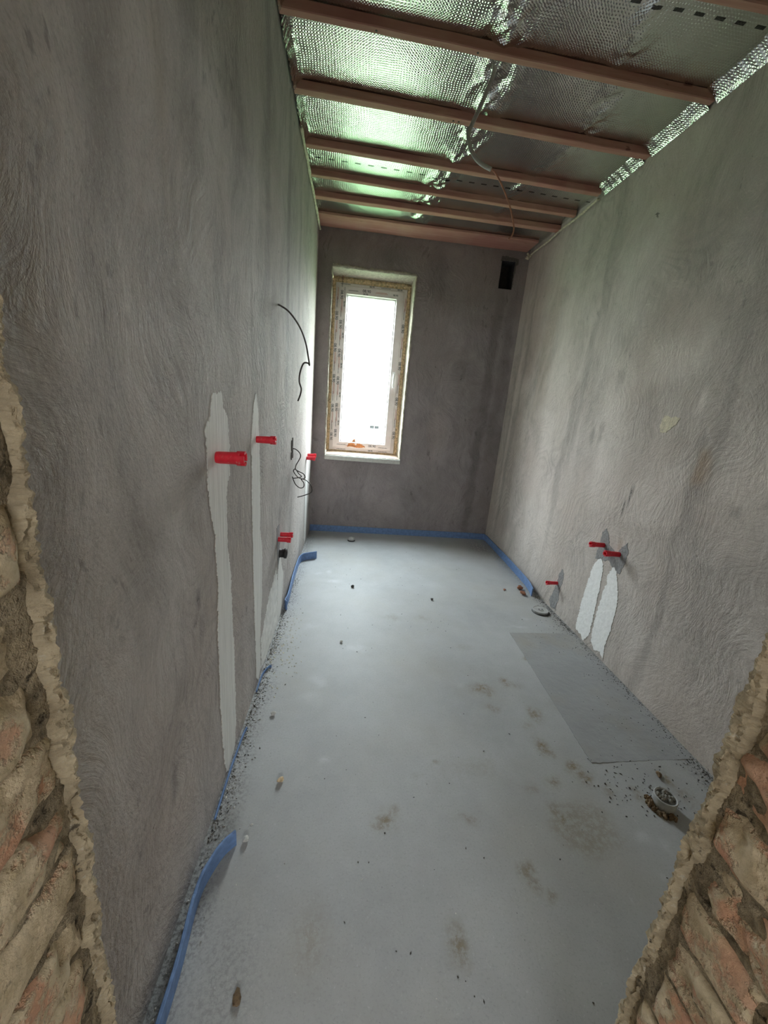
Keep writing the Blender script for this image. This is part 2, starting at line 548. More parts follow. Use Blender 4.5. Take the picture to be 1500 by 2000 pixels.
m = NT('white_filler')
st = m.noise(1.0, 5, 0.6, m.mapping((1, 75, 3.0)))
c = m.mix(m.ramp(st, 0.35, 0.65), (0.66, 0.65, 0.62), (0.79, 0.78, 0.75))
c = m.mix(m.math('MULTIPLY', m.ramp(m.noise(1.0, 4, 0.7, m.mapping((1, 90, 5))), 0.66, 0.72), 0.55), c, (0.36, 0.34, 0.31))
c = m.mix(m.attr('dull'), c, (0.5, 0.5, 0.47))
MAT_FILL = m.done(c, 0.75, m.bump(st, 0.006, 0.8))
MAT_FILL_R = simple('fresh_white_filler', (0.88, 0.885, 0.88), 0.7, 0.06, 40, 0.003)
MAT_SMEAR = simple('thin_filler_wash', (0.74, 0.73, 0.70), 0.7, 0.16, 22, 0.004)
MAT_CEMENT = simple('dark_cement_patch', (0.26, 0.26, 0.26), 0.8, 0.2, 60, 0.006)
MAT_BEIGE = simple('bare_beige_base', (0.66, 0.60, 0.46), 0.85, 0.15, 50, 0.004)

m = NT('red_plastic')
c = m.mix(m.ramp(m.noise(45, 4), 0.35, 0.7), (0.66, 0.014, 0.034), (0.82, 0.024, 0.05))
c = m.mix(m.math('MULTIPLY', m.ramp(m.noise(70, 4, 0.7), 0.60, 0.7), 0.5), c, (0.55, 0.36, 0.30))
MAT_RED = m.done(c, 0.38)
MAT_BLUE = simple('blue_foam', (0.15, 0.25, 0.47), 0.62, 0.2, 45, 0.002)
MAT_BLACK = simple('black_rubber', (0.025, 0.024, 0.023), 0.6, 0.3, 60, 0.001)
MAT_CABLE = simple('dark_cable', (0.045, 0.035, 0.03), 0.5, 0.3, 60)
MAT_GREY_PVC = simple('grey_pvc', (0.40, 0.40, 0.39), 0.6, 0.14, 35, 0.002)
MAT_CONDUIT = simple('grey_conduit', (0.42, 0.42, 0.39), 0.6, 0.15, 60)
MAT_COPPER = simple('copper_brown_cable', (0.50, 0.24, 0.15), 0.5, 0.2, 60)
MAT_MUD = simple('brown_mortar_mud', (0.17, 0.115, 0.065), 0.95, 0.45, 60, 0.008)
MAT_RUBBLE = simple('brick_rubble', (0.30, 0.13, 0.075), 0.95, 0.4, 70, 0.006)
MAT_CRUMB_D = simple('dark_crumbs', (0.075, 0.07, 0.062), 0.95, 0.5, 90)
MAT_CRUMB_L = simple('pale_crumbs', (0.58, 0.57, 0.54), 0.95, 0.3, 90)
MAT_CRUMB_G = simple('grey_crumbs', (0.24, 0.23, 0.205), 0.95, 0.4, 90)
MAT_FOAM = simple('expanding_foam', (0.68, 0.52, 0.33), 0.9, 0.4, 45, 0.008)
MAT_BEAD = simple('pale_foam_bead', (0.66, 0.62, 0.47), 0.9, 0.25, 55, 0.006)

m = NT('film_covered_pvc')
c = m.mix(m.ramp(m.noise(8, 4), 0.35, 0.65), (0.72, 0.655, 0.66), (0.81, 0.75, 0.755))
c = m.mix(m.math('MULTIPLY', m.ramp(m.noise(6, 4), 0.55, 0.7), 0.4), c, (0.62, 0.50, 0.40))
MAT_FRAME = m.done(c, 0.35, m.bump(m.noise(40, 3), 0.001), spec=0.5)
MAT_WHITE = simple('white_pvc', (0.80, 0.80, 0.80), 0.35, 0.03)
MAT_INK = simple('black_film_print', (0.10, 0.10, 0.11), 0.6, 0.1)
MAT_INK_RED = simple('red_film_print', (0.50, 0.16, 0.11), 0.6, 0.1)
MAT_ORANGE = simple('orange_film_residue', (0.62, 0.25, 0.10), 0.7, 0.25, 60, 0.002)
MAT_SILL = simple('pale_sill_stone', (0.66, 0.67, 0.62), 0.6, 0.1, 40, 0.002)
MAT_SILLTOP = simple('dusty_sill_top', (0.62, 0.47, 0.36), 0.8, 0.2, 30, 0.003)
m = NT('rough_reveal')
n1 = m.noise(40, 6, 0.68)
c = m.mix(m.ramp(n1, 0.3, 0.7), (0.34, 0.31, 0.25), (0.60, 0.56, 0.47))
c = m.mix(m.math('MULTIPLY', m.ramp(m.noise(25, 4, 0.7), 0.62, 0.68), 0.7), c, (0.16, 0.12, 0.09))
MAT_REVEAL = m.done(c, 0.92, m.bump(n1, 0.012, 1.0))

m = NT('window_glass')
t = m.t
gl = m.n('ShaderNodeBsdfGlossy'); gl.inputs['Roughness'].default_value = 0.02
tr = m.n('ShaderNodeBsdfTransparent'); tr.inputs['Color'].default_value = (0.93, 0.95, 0.94, 1)
lw = m.n('ShaderNodeLayerWeight'); lw.inputs['Blend'].default_value = 0.5
schlick = m.math('MULTIPLY_ADD', m.math('POWER', lw.outputs['Facing'], 5.0), 0.9, 0.04)
mx = m.n('ShaderNodeMixShader')
m.l(schlick, mx.inputs[0]); m.l(tr.outputs[0], mx.inputs[1]); m.l(gl.outputs[0], mx.inputs[2])
m.l(mx.outputs[0], m.out.inputs[0])
MAT_GLASS = m.mat

MAT_HALL = simple('hall_plaster', (0.54, 0.49, 0.40), 0.85, 0.1, 5)
m = NT('lawn')
c = m.mix(m.ramp(m.noise(3, 6, 0.7), 0.3, 0.7), (0.052, 0.104, 0.038), (0.078, 0.142, 0.058))
MAT_LAWN = m.done(c, 0.9, m.bump(m.noise(60, 4), 0.02))
MAT_HOUSE = simple('white_render', (0.80, 0.80, 0.78), 0.9, 0.03, 6)
MAT_DARKGLASS = simple('dark_window_glass', (0.022, 0.023, 0.025), 0.6, 0.1, spec=0.15)

# ================================================================== SETTING
# ------------------------------------------------------------------ floor
xs = np.linspace(0, W, 201)
ys = np.linspace(-0.13, L, 426)
X, Y = np.meshgrid(xs, ys, indexing='ij')
stain = np.zeros_like(X)
wx, wy = X + 0.02 * fbm(X * 22, Y * 22, 0, 3, 3), Y + 0.03 * fbm(X * 22, Y * 22, 5, 3, 4)
for (a, b, rx_, ry_, s) in [(1.156, 1.67, .045, .03, 1), (1.19, 1.645, .02, .03, .7), (1.307, 1.712, .028, .03, .9), (1.36, 1.70, .03, .02, .4),
                            (1.371, 1.50, .032, .04, .9), (1.174, 1.528, .03, .018, .7), (1.316, 1.315, .024, .035, 1), (1.33, 1.29, .015, .02, .8),
                            (1.40, 1.215, .028, .022, 1), (1.425, 1.165, .026, .03, 1), (1.287, 1.138, .026, .022, .9),
                            (1.234, 1.03, .026, .04, .7), (1.245, 1.0, .02, .02, .9), (0.596, 1.012, .034, .032, .9), (0.62, 1.035, .02, .02, .6), (0.57, 0.985, .02, .02, .6), (0.89, 1.007, .032, .018, .6),
                            (0.759, 0.683, .024, .04, .8), (0.772, 0.65, .018, .03, .6), (1.037, 0.845, .02, .02, .8), (1.05, 0.81, .022, .02, .7), (1.085, 0.765, .022, .015, .7),
                            (0.824, 1.221, .022, .018, .5), (0.732, 1.176, .016, .018, .4), (0.36, 0.70, .05, .08, .35), (1.30, 1.43, .03, .03, .4),
                            (1.49, 1.10, .03, .03, .5), (1.71, 1.80, .09, .09, .3), (1.60, 1.55, .1, .06, .35), (1.52, 1.93, .02, .02, .9), (1.18, 1.12, .03, .03, .5),
                            (1.60, 1.09, .02, .04, .7), (1.78, 1.15, .02, .03, .9), (1.80, 1.07, .03, .05, .5), (1.16, 2.02, .05, .03, .25), (0.95, 2.35, .06, .03, .3), (0.75, 2.35, .05, .03, .35)]:
    stain = np.maximum(stain, s * np.exp(-((wx - a) / rx_) ** 2 - ((wy - b) / ry_) ** 2))
stain = np.maximum(stain, 0.5 * sstep(0.25, 0.55, fbm(X * 3, Y * 3, 9, 3, 8)) * np.exp(-((X - 1.2) / .35) ** 2 - ((Y - 1.0) / .7) ** 2))
pale = np.zeros_like(X)
for (a, b, rx_, ry_, s) in [(0.33, 2.88, .05, .03, 1), (0.29, 3.05, .02, .03, .8), (0.20, 3.02, .03, .02, .6), (0.5, 1.99, .06, .03, .9), (0.30, 1.72, .045, .05, .8), (0.27, 1.60, .06, .05, .5),
                            (1.72, 2.40, .03, .02, .7), (1.62, 2.28, .07, .012, .9), (1.50, .93, .03, .02, .9), (1.56, .90, .02, .02, .7), (1.49, .82, .02, .01, .9), (1.05, 1.7, .02, .02, .4), (0.22, 2.22, .05, .03, .5), (0.36, 1.25, .02, .02, .9)]:
    pale = np.maximum(pale, s * np.exp(-((wx - a) / rx_) ** 2 - ((wy - b) / ry_) ** 2))
pale = np.maximum(pale, 0.3 * sstep(.15, .6, fbm(X * 2.2, Y * 1.6, 2, 4, 11)))
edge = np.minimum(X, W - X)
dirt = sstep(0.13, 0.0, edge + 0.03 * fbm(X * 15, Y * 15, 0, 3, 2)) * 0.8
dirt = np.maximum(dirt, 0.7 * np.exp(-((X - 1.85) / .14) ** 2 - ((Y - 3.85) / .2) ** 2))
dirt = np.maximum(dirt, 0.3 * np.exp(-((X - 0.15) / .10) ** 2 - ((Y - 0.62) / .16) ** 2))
Z = 0.0015 * fbm(X * 4, Y * 4, 0, 3, 1)
floor = mesh('floor', np.stack([X, Y, Z], -1).reshape(-1, 3), grid_faces(len(xs), len(ys)), MAT_FLOOR, smooth=True,
             attrs={'stain': stain, 'pale': pale, 'dirt': dirt})
tag(floor, kind='structure')
patch('screed_patch', [(1.528, 2.205), (1.99, 2.215), (1.99, 1.245), (1.496, 1.229)], lambda u, v, h: (u, v, h), 0.0016, MAT_PATCH, floor, 0.01, 0.0025, 4)

# ------------------------------------------------------------------ walls
def wall_attrs(U, V, dark, pale_, rust, swirl):
    """lists of (u, v, ru, rv, strength) ellipses, outlines broken by noise"""
    wu, wv = U + 0.035 * fbm(U * 9, V * 6, 0, 4, 21), V + 0.05 * fbm(U * 9, V * 6, 4, 4, 22)
    out = {}
    for nm, lst in (('dark', dark), ('pale', pale_), ('rust', rust)):
        a = np.zeros_like(U)
        for (u, v, ru, rv, s) in lst:
            a = np.maximum(a, s * np.exp(-np.abs((wu - u) / ru) ** 5 - np.abs((wv - v) / rv) ** 4))
        out[nm] = a
    out['swirl'] = np.full_like(U, swirl)
    return out


def side_wall(name, x, mat, attrs, y0, flip):
    ys_ = np.linspace(y0, L + 0.0, 260)
    zs_ = np.linspace(0, H + 0.05, 200)
    Yw, Zw = np.meshgrid(ys_, zs_, indexing='ij')
    Xw = np.full_like(Yw, x)
    o = mesh(name, np.stack([Xw, Yw, Zw], -1).reshape(-1, 3), grid_faces(260, 200, flip=not flip), mat, smooth=True, attrs=attrs(Yw, Zw))
    return tag(o, kind='structure')


left_dark = [(2.9, 2.2, .05, .6, .35), (2.45, 2.1, .05, .7, .55), (1.9, 2.35, .05, .5, .4), (1.1, 2.4, .05, .5, .3), (0.75, 1.9, .06, .3, .3), (1.25, 1.75, .04, .15, .35),
             (2.05, 1.7, .08, .35, .3), (1.0, .75, .02, .05, .5), (2.25, .72, .05, .05, .5), (2.25, .38, .03, .14, .45), (1.42, .97, .02, .1, .4), (1.5, 0.9, .02, .08, .4), (0.8, .42, .012, .06, .7), (0.98, .86, .012, .03, .9), (0.96, .79, .012, .02, .8)]
left_pale = [(3.6, 1.4, .35, .9, .5), (2.3, 1.55, .12, .2, .4), (2.0, 1.35, .1, .3, .3), (1.55, 1.5, .1, .3, .25), (3.2, .4, .4, .35, .45), (1.7, 1.9, .05, .4, .25)]
wall_left = side_wall('wall_left', 0.0, MAT_PL, lambda U, V: wall_attrs(U, V, left_dark, left_pale, [(0.95, 1.95, .03, .25, .15)], 1.0), YF - 0.02, True)

right_dark = [(2.74, 2.0, .03, 1.0, .42), (2.82, 1.0, .04, .6, .45), (2.70, 2.35, .05, .4, .3), (1.62, 1.62, .035, .35, .42), (1.66, 1.05, .04, .3, .42), (1.645, .45, .03, .42, .5), (1.66, .10, .035, .12, .4),
              (3.82, 1.9, .025, .9, .42), (3.86, .8, .03, .7, .4), (3.97, 1.5, .02, 1.2, .3), (1.55, 1.85, .25, .25, .3), (1.8, 2.35, .3, .3, .3), (1.35, 2.2, .25, .45, .3), (1.0, 1.5, .3, .4, .25),
              (1.45, .7, .2, .3, .22), (2.03, 1.0, .012, .07, .95), (2.07, .94, .012, .04, .9), (2.45, 1.33, .02, .06, .6), (2.52, 1.3, .012, .05, .6), (2.35, 1.65, .03, .06, .4), (1.42, 1.1, .03, .03, .45), (1.30, 1.12, .02, .02, .45)]
right_pale = [(1.95, 1.75, .22, .12, .55), (2.35, 1.5, .12, .3, .35), (2.3, 1.05, .15, .25, .35), (1.8, 1.15, .1, .1, .35), (1.9, 1.0, .2, .12, .3), (1.45, 1.3, .12, .15, .35), (3.1, 1.7, .15, .6, .3), (2.95, .6, .3, .4, .25), (3.92, 1.4, .03, 1.1, .3), (1.75, 1.52, .015, .05, .7)]
wall_right = side_wall('wall_right', W, MAT_PR, lambda U, V: wall_attrs(U, V, right_dark, right_pale, [(1.65, 1.23, .035, .06, .55), (3.4, 1.9, .1, .5, .18), (2.0, .72, .02, .05, .3)], 1.6), YF - 0.02, False)

# back wall with the window opening and the vent hole
OX0, OX1, OZ0, OZ1 = 0.137, 0.926, 0.80, 2.595
VX0, VX1, VZ0, VZ1 = 1.735, 1.868, 2.575, 2.815


def ticks(pts, step):
    r = []
    for a, b in zip(pts, pts[1:]): r += list(np.linspace(a, b, max(1, int(round((b - a) / step))), endpoint=False))
    return np.array(r + [pts[-1]])


xs_ = ticks([0, OX0, OX1, VX0, VX1, W], 0.016)
zs_ = ticks([0, OZ0, VZ0, OZ1, VZ1, H + 0.05], 0.016)
Xb, Zb = np.meshgrid(xs_, zs_, indexing='ij')
xm, zm = (xs_[:-1] + xs_[1:]) / 2, (zs_[:-1] + zs_[1:]) / 2
XM, ZM = np.meshgrid(xm, zm, indexing='ij')
skip = ((XM > OX0) & (XM < OX1) & (ZM > OZ0) & (ZM < OZ1)) | ((XM > VX0) & (XM < VX1) & (ZM > VZ0) & (ZM < VZ1))
back_dark = [(1.77, 1.9, .05, .8, .6), (1.75, .7, .045, .8, .6), (1.12, 2.62, .10, .2, .45), (0.5, 2.75, .4, .1, .3), (1.9, 1.7, .05, 1.0, .35), (1.45, 1.8, .08, .1, .4), (1.8, 2.7, .13, .18, .3), (1.2, .6, .25, .2, .2), (1.15, 1.0, .1, .1, .2)]
back_pale = [(1.35, 1.3, .12, .5, .25), (1.05, .85, .15, .3, .2), (0.6, .5, .4, .15, .2)]
Yb = np.full_like(Xb, L)
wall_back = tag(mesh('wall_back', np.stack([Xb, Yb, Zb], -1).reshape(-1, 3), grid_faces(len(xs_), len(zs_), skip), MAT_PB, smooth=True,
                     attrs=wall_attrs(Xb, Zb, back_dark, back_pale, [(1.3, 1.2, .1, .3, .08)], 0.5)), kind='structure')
# outer leaf of the back wall so no daylight leaks round the frame
bm = bmesh.new()
for lo, hi in [((-0.2, 4.36, -0.4), (0.13, 4.42, 3.3)), ((0.92, 4.36, -0.4), (2.2, 4.42, 3.3)), ((0.13, 4.36, -0.4), (0.92, 4.42, 0.84)), ((0.13, 4.36, 2.58), (0.92, 4.42, 3.3)),
               ((1.68, 4.29, 2.5), (1.93, 4.33, 2.9))]:
    add_box(bm, lo, hi)
from_bm('outer_leaf', bm, MAT_HALL, wall_back)


def reveal_strip(name, a0, a1, b0, b1, lip, mat, parent, n=120, amp=0.007, seed=0, k=10):
    """rough reveal from edge a0-a1 on the wall face back to edge b0-b1, with a ragged lip lying out on the face"""
    a0, a1, b0, b1, lip = [np.array(v, float) for v in (a0, a1, b0, b1, lip)]
    vs = []
    for i in range(n):
        t = i / (n - 1)
        A, B = a0 + (a1 - a0) * t, b0 + (b1 - b0) * t
        s = t * np.linalg.norm(a1 - a0)
        jag = 0.5 + 0.5 * float(fbm(s * 28, seed, 0, 4, seed))
        row = [A + lip * (0.35 + 1.3 * jag) + np.array([0, 0.002, 0]), A + lip * (0.2 + 1.1 * jag) + np.array([0, -0.007, 0])]
        for j in range(k + 1):
            u = j / k
            p = A + (B - A) * u
            d = float(fbm(s * 22, u * 5, seed, 4, seed + 5))
            p = p + lip / max(np.linalg.norm(lip), 1e-6) * amp * (d - 0.3) * (1 - 0.6 * u)
            if j == 0: p[1] -= 0.005
            row.append(p)
        vs += row
    m_ = k + 3
    return mesh(name, vs, grid_faces(n, m_), mat, parent, smooth=True)


FYW = 4.32
reveal_strip('window_reveal', (OX0, L, OZ0), (OX0, L, OZ1), (0.128, FYW + .05, OZ0), (0.128, FYW + .05, OZ1), (-0.010, 0, 0), MAT_REVEAL, wall_back, seed=1)
reveal_strip('window_reveal', (OX1, L, OZ0), (OX1, L, OZ1), (0.915, FYW + .05, OZ0), (0.915, FYW + .05, OZ1), (0.012, 0, 0), MAT_REVEAL, wall_back, seed=2)
reveal_strip('window_reveal', (OX0, L, OZ1), (OX1, L, OZ1), (OX0, FYW + .05, OZ1 - 0.02), (OX1, FYW + .05, OZ1 - 0.02), (0, 0, 0.022), MAT_REVEAL, wall_back, seed=3)
# vent niche
bm = bmesh.new()
vy = L + 0.15
c8 = [(VX0, L), (VX1, L), (VX1 - .01, vy), (VX0 + .01, vy)]
q = lambda *p: bm.faces.new([bm.verts.new(v) for v in p])
q((VX0, L, VZ0), (VX0, vy, VZ0), (VX0, vy, VZ1), (VX0, L, VZ1))
q((VX1, L, VZ0), (VX1, L, VZ1), (VX1, vy, VZ1), (VX1, vy, VZ0))
q((VX0, L, VZ1), (VX0, vy, VZ1), (VX1, vy, VZ1), (VX1, L, VZ1))
q((VX0, L, VZ0), (VX1, L, VZ0), (VX1, vy, VZ0), (VX0, vy, VZ0))
q((VX0, vy, VZ0), (VX1, vy, VZ0), (VX1, vy, VZ1), (VX0, vy, VZ1))
from_bm('vent_niche', bm, simple('vent_lining_painted_dark', (0.05, 0.047, 0.05), 0.9, 0.3, 30, 0.004), wall_back)  # lining coloured near-black to paint in the darkness inside the hole
dk = simple('dark_plaster_edge', (0.13, 0.122, 0.115), 0.85, 0.2, 50, 0.006)  # darker ragged rim along the top and right of the vent
toB = lambda u, v, h: (u, L - h, v)
patch('vent_edge', [(VX0 - .012, VZ1 - .01), (VX0 - .008, VZ1 + .035), (VX0 + .05, VZ1 + .04), (VX1 + .03, VZ1 + .025), (VX1 + .03, VZ1 - .02), (VX1 + .012, VZ1 - 0.03), (VX1 + .004, VZ0 + .02), (VX1, VZ0 + .02), (VX1, VZ1), (VX0, VZ1)], toB, 0.004, dk, wall_back, 0.008, 0.005, 9)

# ------------------------------------------------------------------ front (doorway) wall with brick reveals
wall_front = empty('wall_front')
tag(wall_front, kind='structure')
YB = -0.13                              # hall face of the doorway wall
DH = 2.10
bm = bmesh.new()
add_box(bm, (-0.25, YB, 0), (DX0 - 0.012, YF - 0.006, H + .05))
add_box(bm, (DX1 + 0.012, YB, 0), (W + 0.25, YF - 0.006, H + .05))
add_box(bm, (DX0 - 0.012, YB, DH), (DX1 + 0.012, YF - 0.006, H + .05))
from_bm('mortar_core', bm, MAT_MORTAR, wall_front)


def roughbed(name, x, sgn, seed):
    """mortar bed behind the bricks of one reveal"""
    ys_ = np.linspace(YB, YF - 0.004, 60)
    zs_ = np.linspace(0, DH, 260)
    Yg, Zg = np.meshgrid(ys_, zs_, indexing='ij')
    Xg = x + sgn * (-0.007 + 0.005 * fbm(Yg * 28, Zg * 28, 0, 4, seed) + 0.004 * fbm(Yg * 70, Zg * 70, 0, 3, seed + 3))
    mesh(name, np.stack([Xg, Yg, Zg], -1).reshape(-1, 3), grid_faces(60, 260, flip=sgn < 0), MAT_BED, wall_front, smooth=True)


roughbed('mortar_bed', DX0, 1, 50)
roughbed('mortar_bed', DX1, -1, 60)


def brick(x, sgn, y0, y1, z0, z1, proud, seed, smear, chip):
    near = z0 < 1.6
    nu, nv = (max(8, int((y1 - y0) / 0.006)), max(6, int((z1 - z0) / 0.006))) if near else (5, 3)
    us, vs_ = np.linspace(0, 1, nu), np.linspace(0, 1, nv)
    U, V = np.meshgrid(us, vs_, indexing='ij')
    Yq, Zq = y0 + (y1 - y0) * U, z0 + (z1 - z0) * V
    # wavering outline
    Yq = Yq + (np.abs(U - .5) * 2) ** 3 * 0.007 * fbm(Zq * 40, U * 0 + seed, 0, 3, seed)
    Zq = Zq + (np.abs(V - .5) * 2) ** 3 * 0.0065 * fbm(Yq * 30, V * 0 + seed * 1.7, 3, 3, seed + 1)
    du = np.minimum(U, 1 - U) * (y1 - y0)
    dv = np.minimum(V, 1 - V) * (z1 - z0)
    d = np.minimum(du, dv)
    rnd = 0.005 * np.exp(-d / 0.0025)
    D = proud - rnd + 0.0022 * fbm(Yq * 20, Zq * 26, seed, 4, seed + 2) + 0.0015 * fbm(Yq * 90, Zq * 90, seed, 3, seed + 8)
    # broken corner towards the room side
    cu = sstep(0.62, 1.0, U + 0.35 * fbm(Yq * 25, Zq * 25, seed, 3, seed + 4))
    D = D - chip * cu
    # spalled layer
    sp = sstep(0.12, 0.22, fbm(Yq * 11, Zq * 17, seed + 9.0, 3, seed + 6))
    D = D - 0.003 * sp
    face = np.stack([x + sgn * D, Yq, Zq], -1).reshape(-1, 3)
    faces = grid_faces(nu, nv, flip=sgn < 0)
    # skirt going back into the mortar
    rim = [i * nv for i in range(nu)] + [(nu - 1) * nv + j for j in range(1, nv)] + [i * nv + nv - 1 for i in range(nu - 2, -1, -1)] + [j for j in range(nv - 2, 0, -1)]
    base = len(face)
    back = face[rim].copy()
    back[:, 0] = x - sgn * 0.03
    n = len(rim)
    for k in range(n):
        a, b = rim[k], rim[(k + 1) % n]
        f = (a, base + k, base + (k + 1) % n, b)
        faces.append(f if sgn > 0 else f[::-1])
    smr = np.concatenate([np.full(len(face), smear), np.full(n, smear + .3)])
    return mesh('brick', np.concatenate([face, back]), faces, MAT_BRICK, wall_front, smooth=True, attrs={'smear': smr})


CH = 0.0832                             # course height
rb = random.Random(3)
for side, (x, sgn, zoff) in enumerate(((DX0, 1, 0.957 - 11 * CH), (DX1, -1, 0.521 - 6 * CH))):
    for k in range(-1, 26):
        z0 = zoff + k * CH + 0.006
        z1 = z0 + CH - 0.009
        z0 = max(z0, 0.004)
        if z1 - z0 < 0.03 or z1 > DH: continue
        segs = [(YB + 0.004, 0.105), (0.115, YF - 0.012)] if k % 2 else [(YB + 0.004, -0.02), (-0.01, 0.235), (0.245, YF - 0.012)]
        for (ya, yb) in segs:
            last = yb > 0.3
            yb2 = yb - (rb.uniform(0.0, 0.022) if last else 0)
            brick(x, sgn, ya, yb2, z0 + rb.uniform(-.002, .002), z1 + rb.uniform(-.002, .002), 0.003 + rb.uniform(-.003, .004),
                  rb.randint(1, 9999), rb.uniform(0.45, 0.85) if side == 0 else rb.uniform(0.35, 0.8), rb.uniform(0.003, 0.016) if last else 0.0)


def arris(name, x, sgn, seed):
    """ragged plaster edge along the room-side corner of the reveal"""
    zs_ = np.linspace(0.0, DH, 900)
    vs = []
    for z in zs_:
        e = float(fbm(z * 9, seed, 0, 3, seed)) * 0.006 + float(fbm(z * 55, seed, 1, 4, seed + 1)) * 0.006
        e2 = float(fbm(z * 30, seed, 2, 4, seed + 2)) * 0.007
        w = 0.013 + 0.012 * float(fbm(z * 13, seed, 3, 3, seed + 4))
        g = lambda k, f=90.0: float(fbm(z * f, k * 3.7, seed, 3, seed + 20 + k))
        hole = max(0.0, float(fbm(z * 26, 5, seed, 2, seed + 41)) - 0.25) * 0.03
        for k, (dx, dy) in enumerate(((-0.03, 0.004), (-0.008 + e2 * .3, 0.004 + e2 * .5), (0.001 + e * .6, 0.000 + e2 * .8), (0.004 + e * .7 - hole, -0.006 + e2 * .6),
                         (0.003 + e * .6 - hole, -w * .5), (0.001 + e * .4 - hole * .5, -w * .85), (-0.006, -w - 0.004), (-0.02, -w - 0.006))):
            q_ = 0.0 if k in (0, 7) else 1.0
            vs.append((x + sgn * (dx + q_ * (.0035 * g(k) + .0035 * g(k + 5, 210.0))), YF + dy + q_ * .004 * g(k + 9, 160.0), z))
    mesh(name, vs, grid_faces(len(zs_), 8, flip=sgn > 0), MAT_MORTAR, wall_front)


arris('plaster_edge', DX0, 1, 71)
arris('plaster_edge', DX1, -1, 83)

# ------------------------------------------------------------------ hall behind the camera (its added rear opening gives the front fill light)
bm = bmesh.new()
add_box(bm, (-1.3, HY, -0.1), (2.6, YB, 0.0))
tag(from_bm('floor_hall', bm, MAT_HALL), kind='structure')
bm = bmesh.new()
add_box(bm, (-1.3, HY, 2.8), (2.6, YB, 2.9))
tag(from_bm('ceiling_hall', bm, MAT_HALL), kind='structure')
tag(box('wall_hall_right', (2.55, HY, 0), (2.65, YB, 2.9), MAT_HALL), kind='structure')
tag(box('wall_hall_left', (HX - .12, HY, 0), (HX, YB, 2.9), MAT_HALL), kind='structure')
bm = bmesh.new()
for lo, hi in [((HX - .12, HY - .15, -.1), (HWX0, HY, 2.9)), ((HWX1, HY - .15, -.1), (2.65, HY, 2.9)), ((HWX0, HY - .15, -.1), (HWX1, HY, HWZ0)), ((HWX0, HY - .15, HWZ1), (HWX1, HY, 2.9))]:
    add_box(bm, lo, hi)
tag(from_bm('wall_hall_rear', bm, MAT_HALL), kind='structure')
bm = bmesh.new()
add_box(bm, (-1.3, YB - 0.01, 0), (DX0 - 0.03, YB + .002, 2.9))
add_box(bm, (DX1 + 0.03, YB - .01, 0), (2.6, YB + .002, 2.9))
add_box(bm, (DX0 - 0.03, YB - .01, DH + .02), (DX1 + .03, YB + .002, 2.9))
from_bm('hall_plaster_face', bm, MAT_HALL, wall_front)
# opaque shell round the room (masonry behind the plaster skins)
for nm, lo, hi in (('masonry', (-0.25, YB, -0.1), (-0.012, 4.42, 3.2)),):
    box(nm, lo, hi, MAT_HALL, wall_left)
box('masonry', (W + .012, YB, -0.1), (W + .25, 4.42, 3.2), MAT_HALL, wall_right)

# ------------------------------------------------------------------ foil ceiling
BAT = [(1.716, 1.752, 0.0), (2.058, 2.094, 0.075), (2.472, 2.520, 0.080), (2.912, 2.958, 0.065), (3.240, 3.280, 0.062), (3.532, 3.590, 0.022), (3.865, 4.112, 0.0)]
xs_ = np.linspace(0.0, W, 241)
ys_ = np.linspace(YF - 0.02, L + 0.02, 441)
Xc, Yc = np.meshgrid(xs_, ys_, indexing='ij')
mids = sorted([b[0] + .02 for b in BAT] + [0.40, 0.86, 1.29, 4.12])
sag = np.zeros_like(Xc)
for a, b in zip(mids, mids[1:]):
    t = np.clip((Yc - Xc * 0.03 - a) / (b - a), 0, 1)
    sag += np.sin(math.pi * t) ** 1 * (0.010 + 0.005 * math.sin(a * 9)) * ((t > 0) & (t < 1))
ridge = lambda x, y, s: 1 - np.abs(fbm(x, y, 0, 4, s)) * 2
cr1 = np.exp(-((Xc - 0.93 - .06 * np.sin(Yc * 3.1)) / 0.085) ** 2)
cr2 = np.exp(-((Xc - 1.50 + .08 * np.sin(Yc * 4.0 + 1)) / 0.06) ** 2)
crL = np.exp(-(Xc / 0.06) ** 2)
Zc = H - sag * (0.7 + 0.3 * fbm(Xc * 2, Yc * 2, 1, 2, 5)) + 0.003 * fbm(Xc * 2.2, Yc * 2.6, 0, 2, 6)
Zc = Zc - 0.018 * cr1 * ridge(Xc * 8 + Yc * 4, Yc * 3.5 - Xc * 5, 12) - 0.010 * cr2 * ridge(Xc * 11 + Yc * 7, Yc * 4 - Xc * 6, 14)
Zc = Zc + 0.004 * cr1 * fbm(Xc * 40, Yc * 26, 0, 2, 15) - 0.006 * crL * ridge(Xc * 16, Yc * 14, 18)
Zc = H + (Zc - H) * (1 - sstep(3.80, 3.86, Yc))
ceiling = tag(mesh('ceiling', np.stack([Xc, Yc, Zc], -1).reshape(-1, 3), grid_faces(241, 441, flip=True), MAT_FOIL, smooth=True), kind='structure')
box('slab', (-0.25, YB, -0.2), (W + .25, 4.42, -0.004), MAT_HALL, floor)
box('roof_deck', (-0.25, YB, H + 0.06), (W + .25, 4.42, H + 0.2), MAT_HALL, ceiling)


def foil_flap(name, y0, y1, prof, seed, amp, n=None):
    n = n or max(8, int((y1 - y0) / 0.008))
    vs = []
    for i in range(n):
        y = y0 + (y1 - y0) * i / (n - 1)
        for j, (x, z) in enumerate(prof):
            d = amp * (1.0 - 3.0 * abs(float(fbm(y * 34 + j * .6, j * 1.1, seed, 4, seed))))
            e = 0.35 * amp * float(fbm(y * 60, j, seed, 2, seed + 3))
            vs.append((x + d, y + e, z + d * .8))
    return mesh(name, vs, grid_faces(n, len(prof)), MAT_FOIL_EDGE, ceiling, smooth=True)


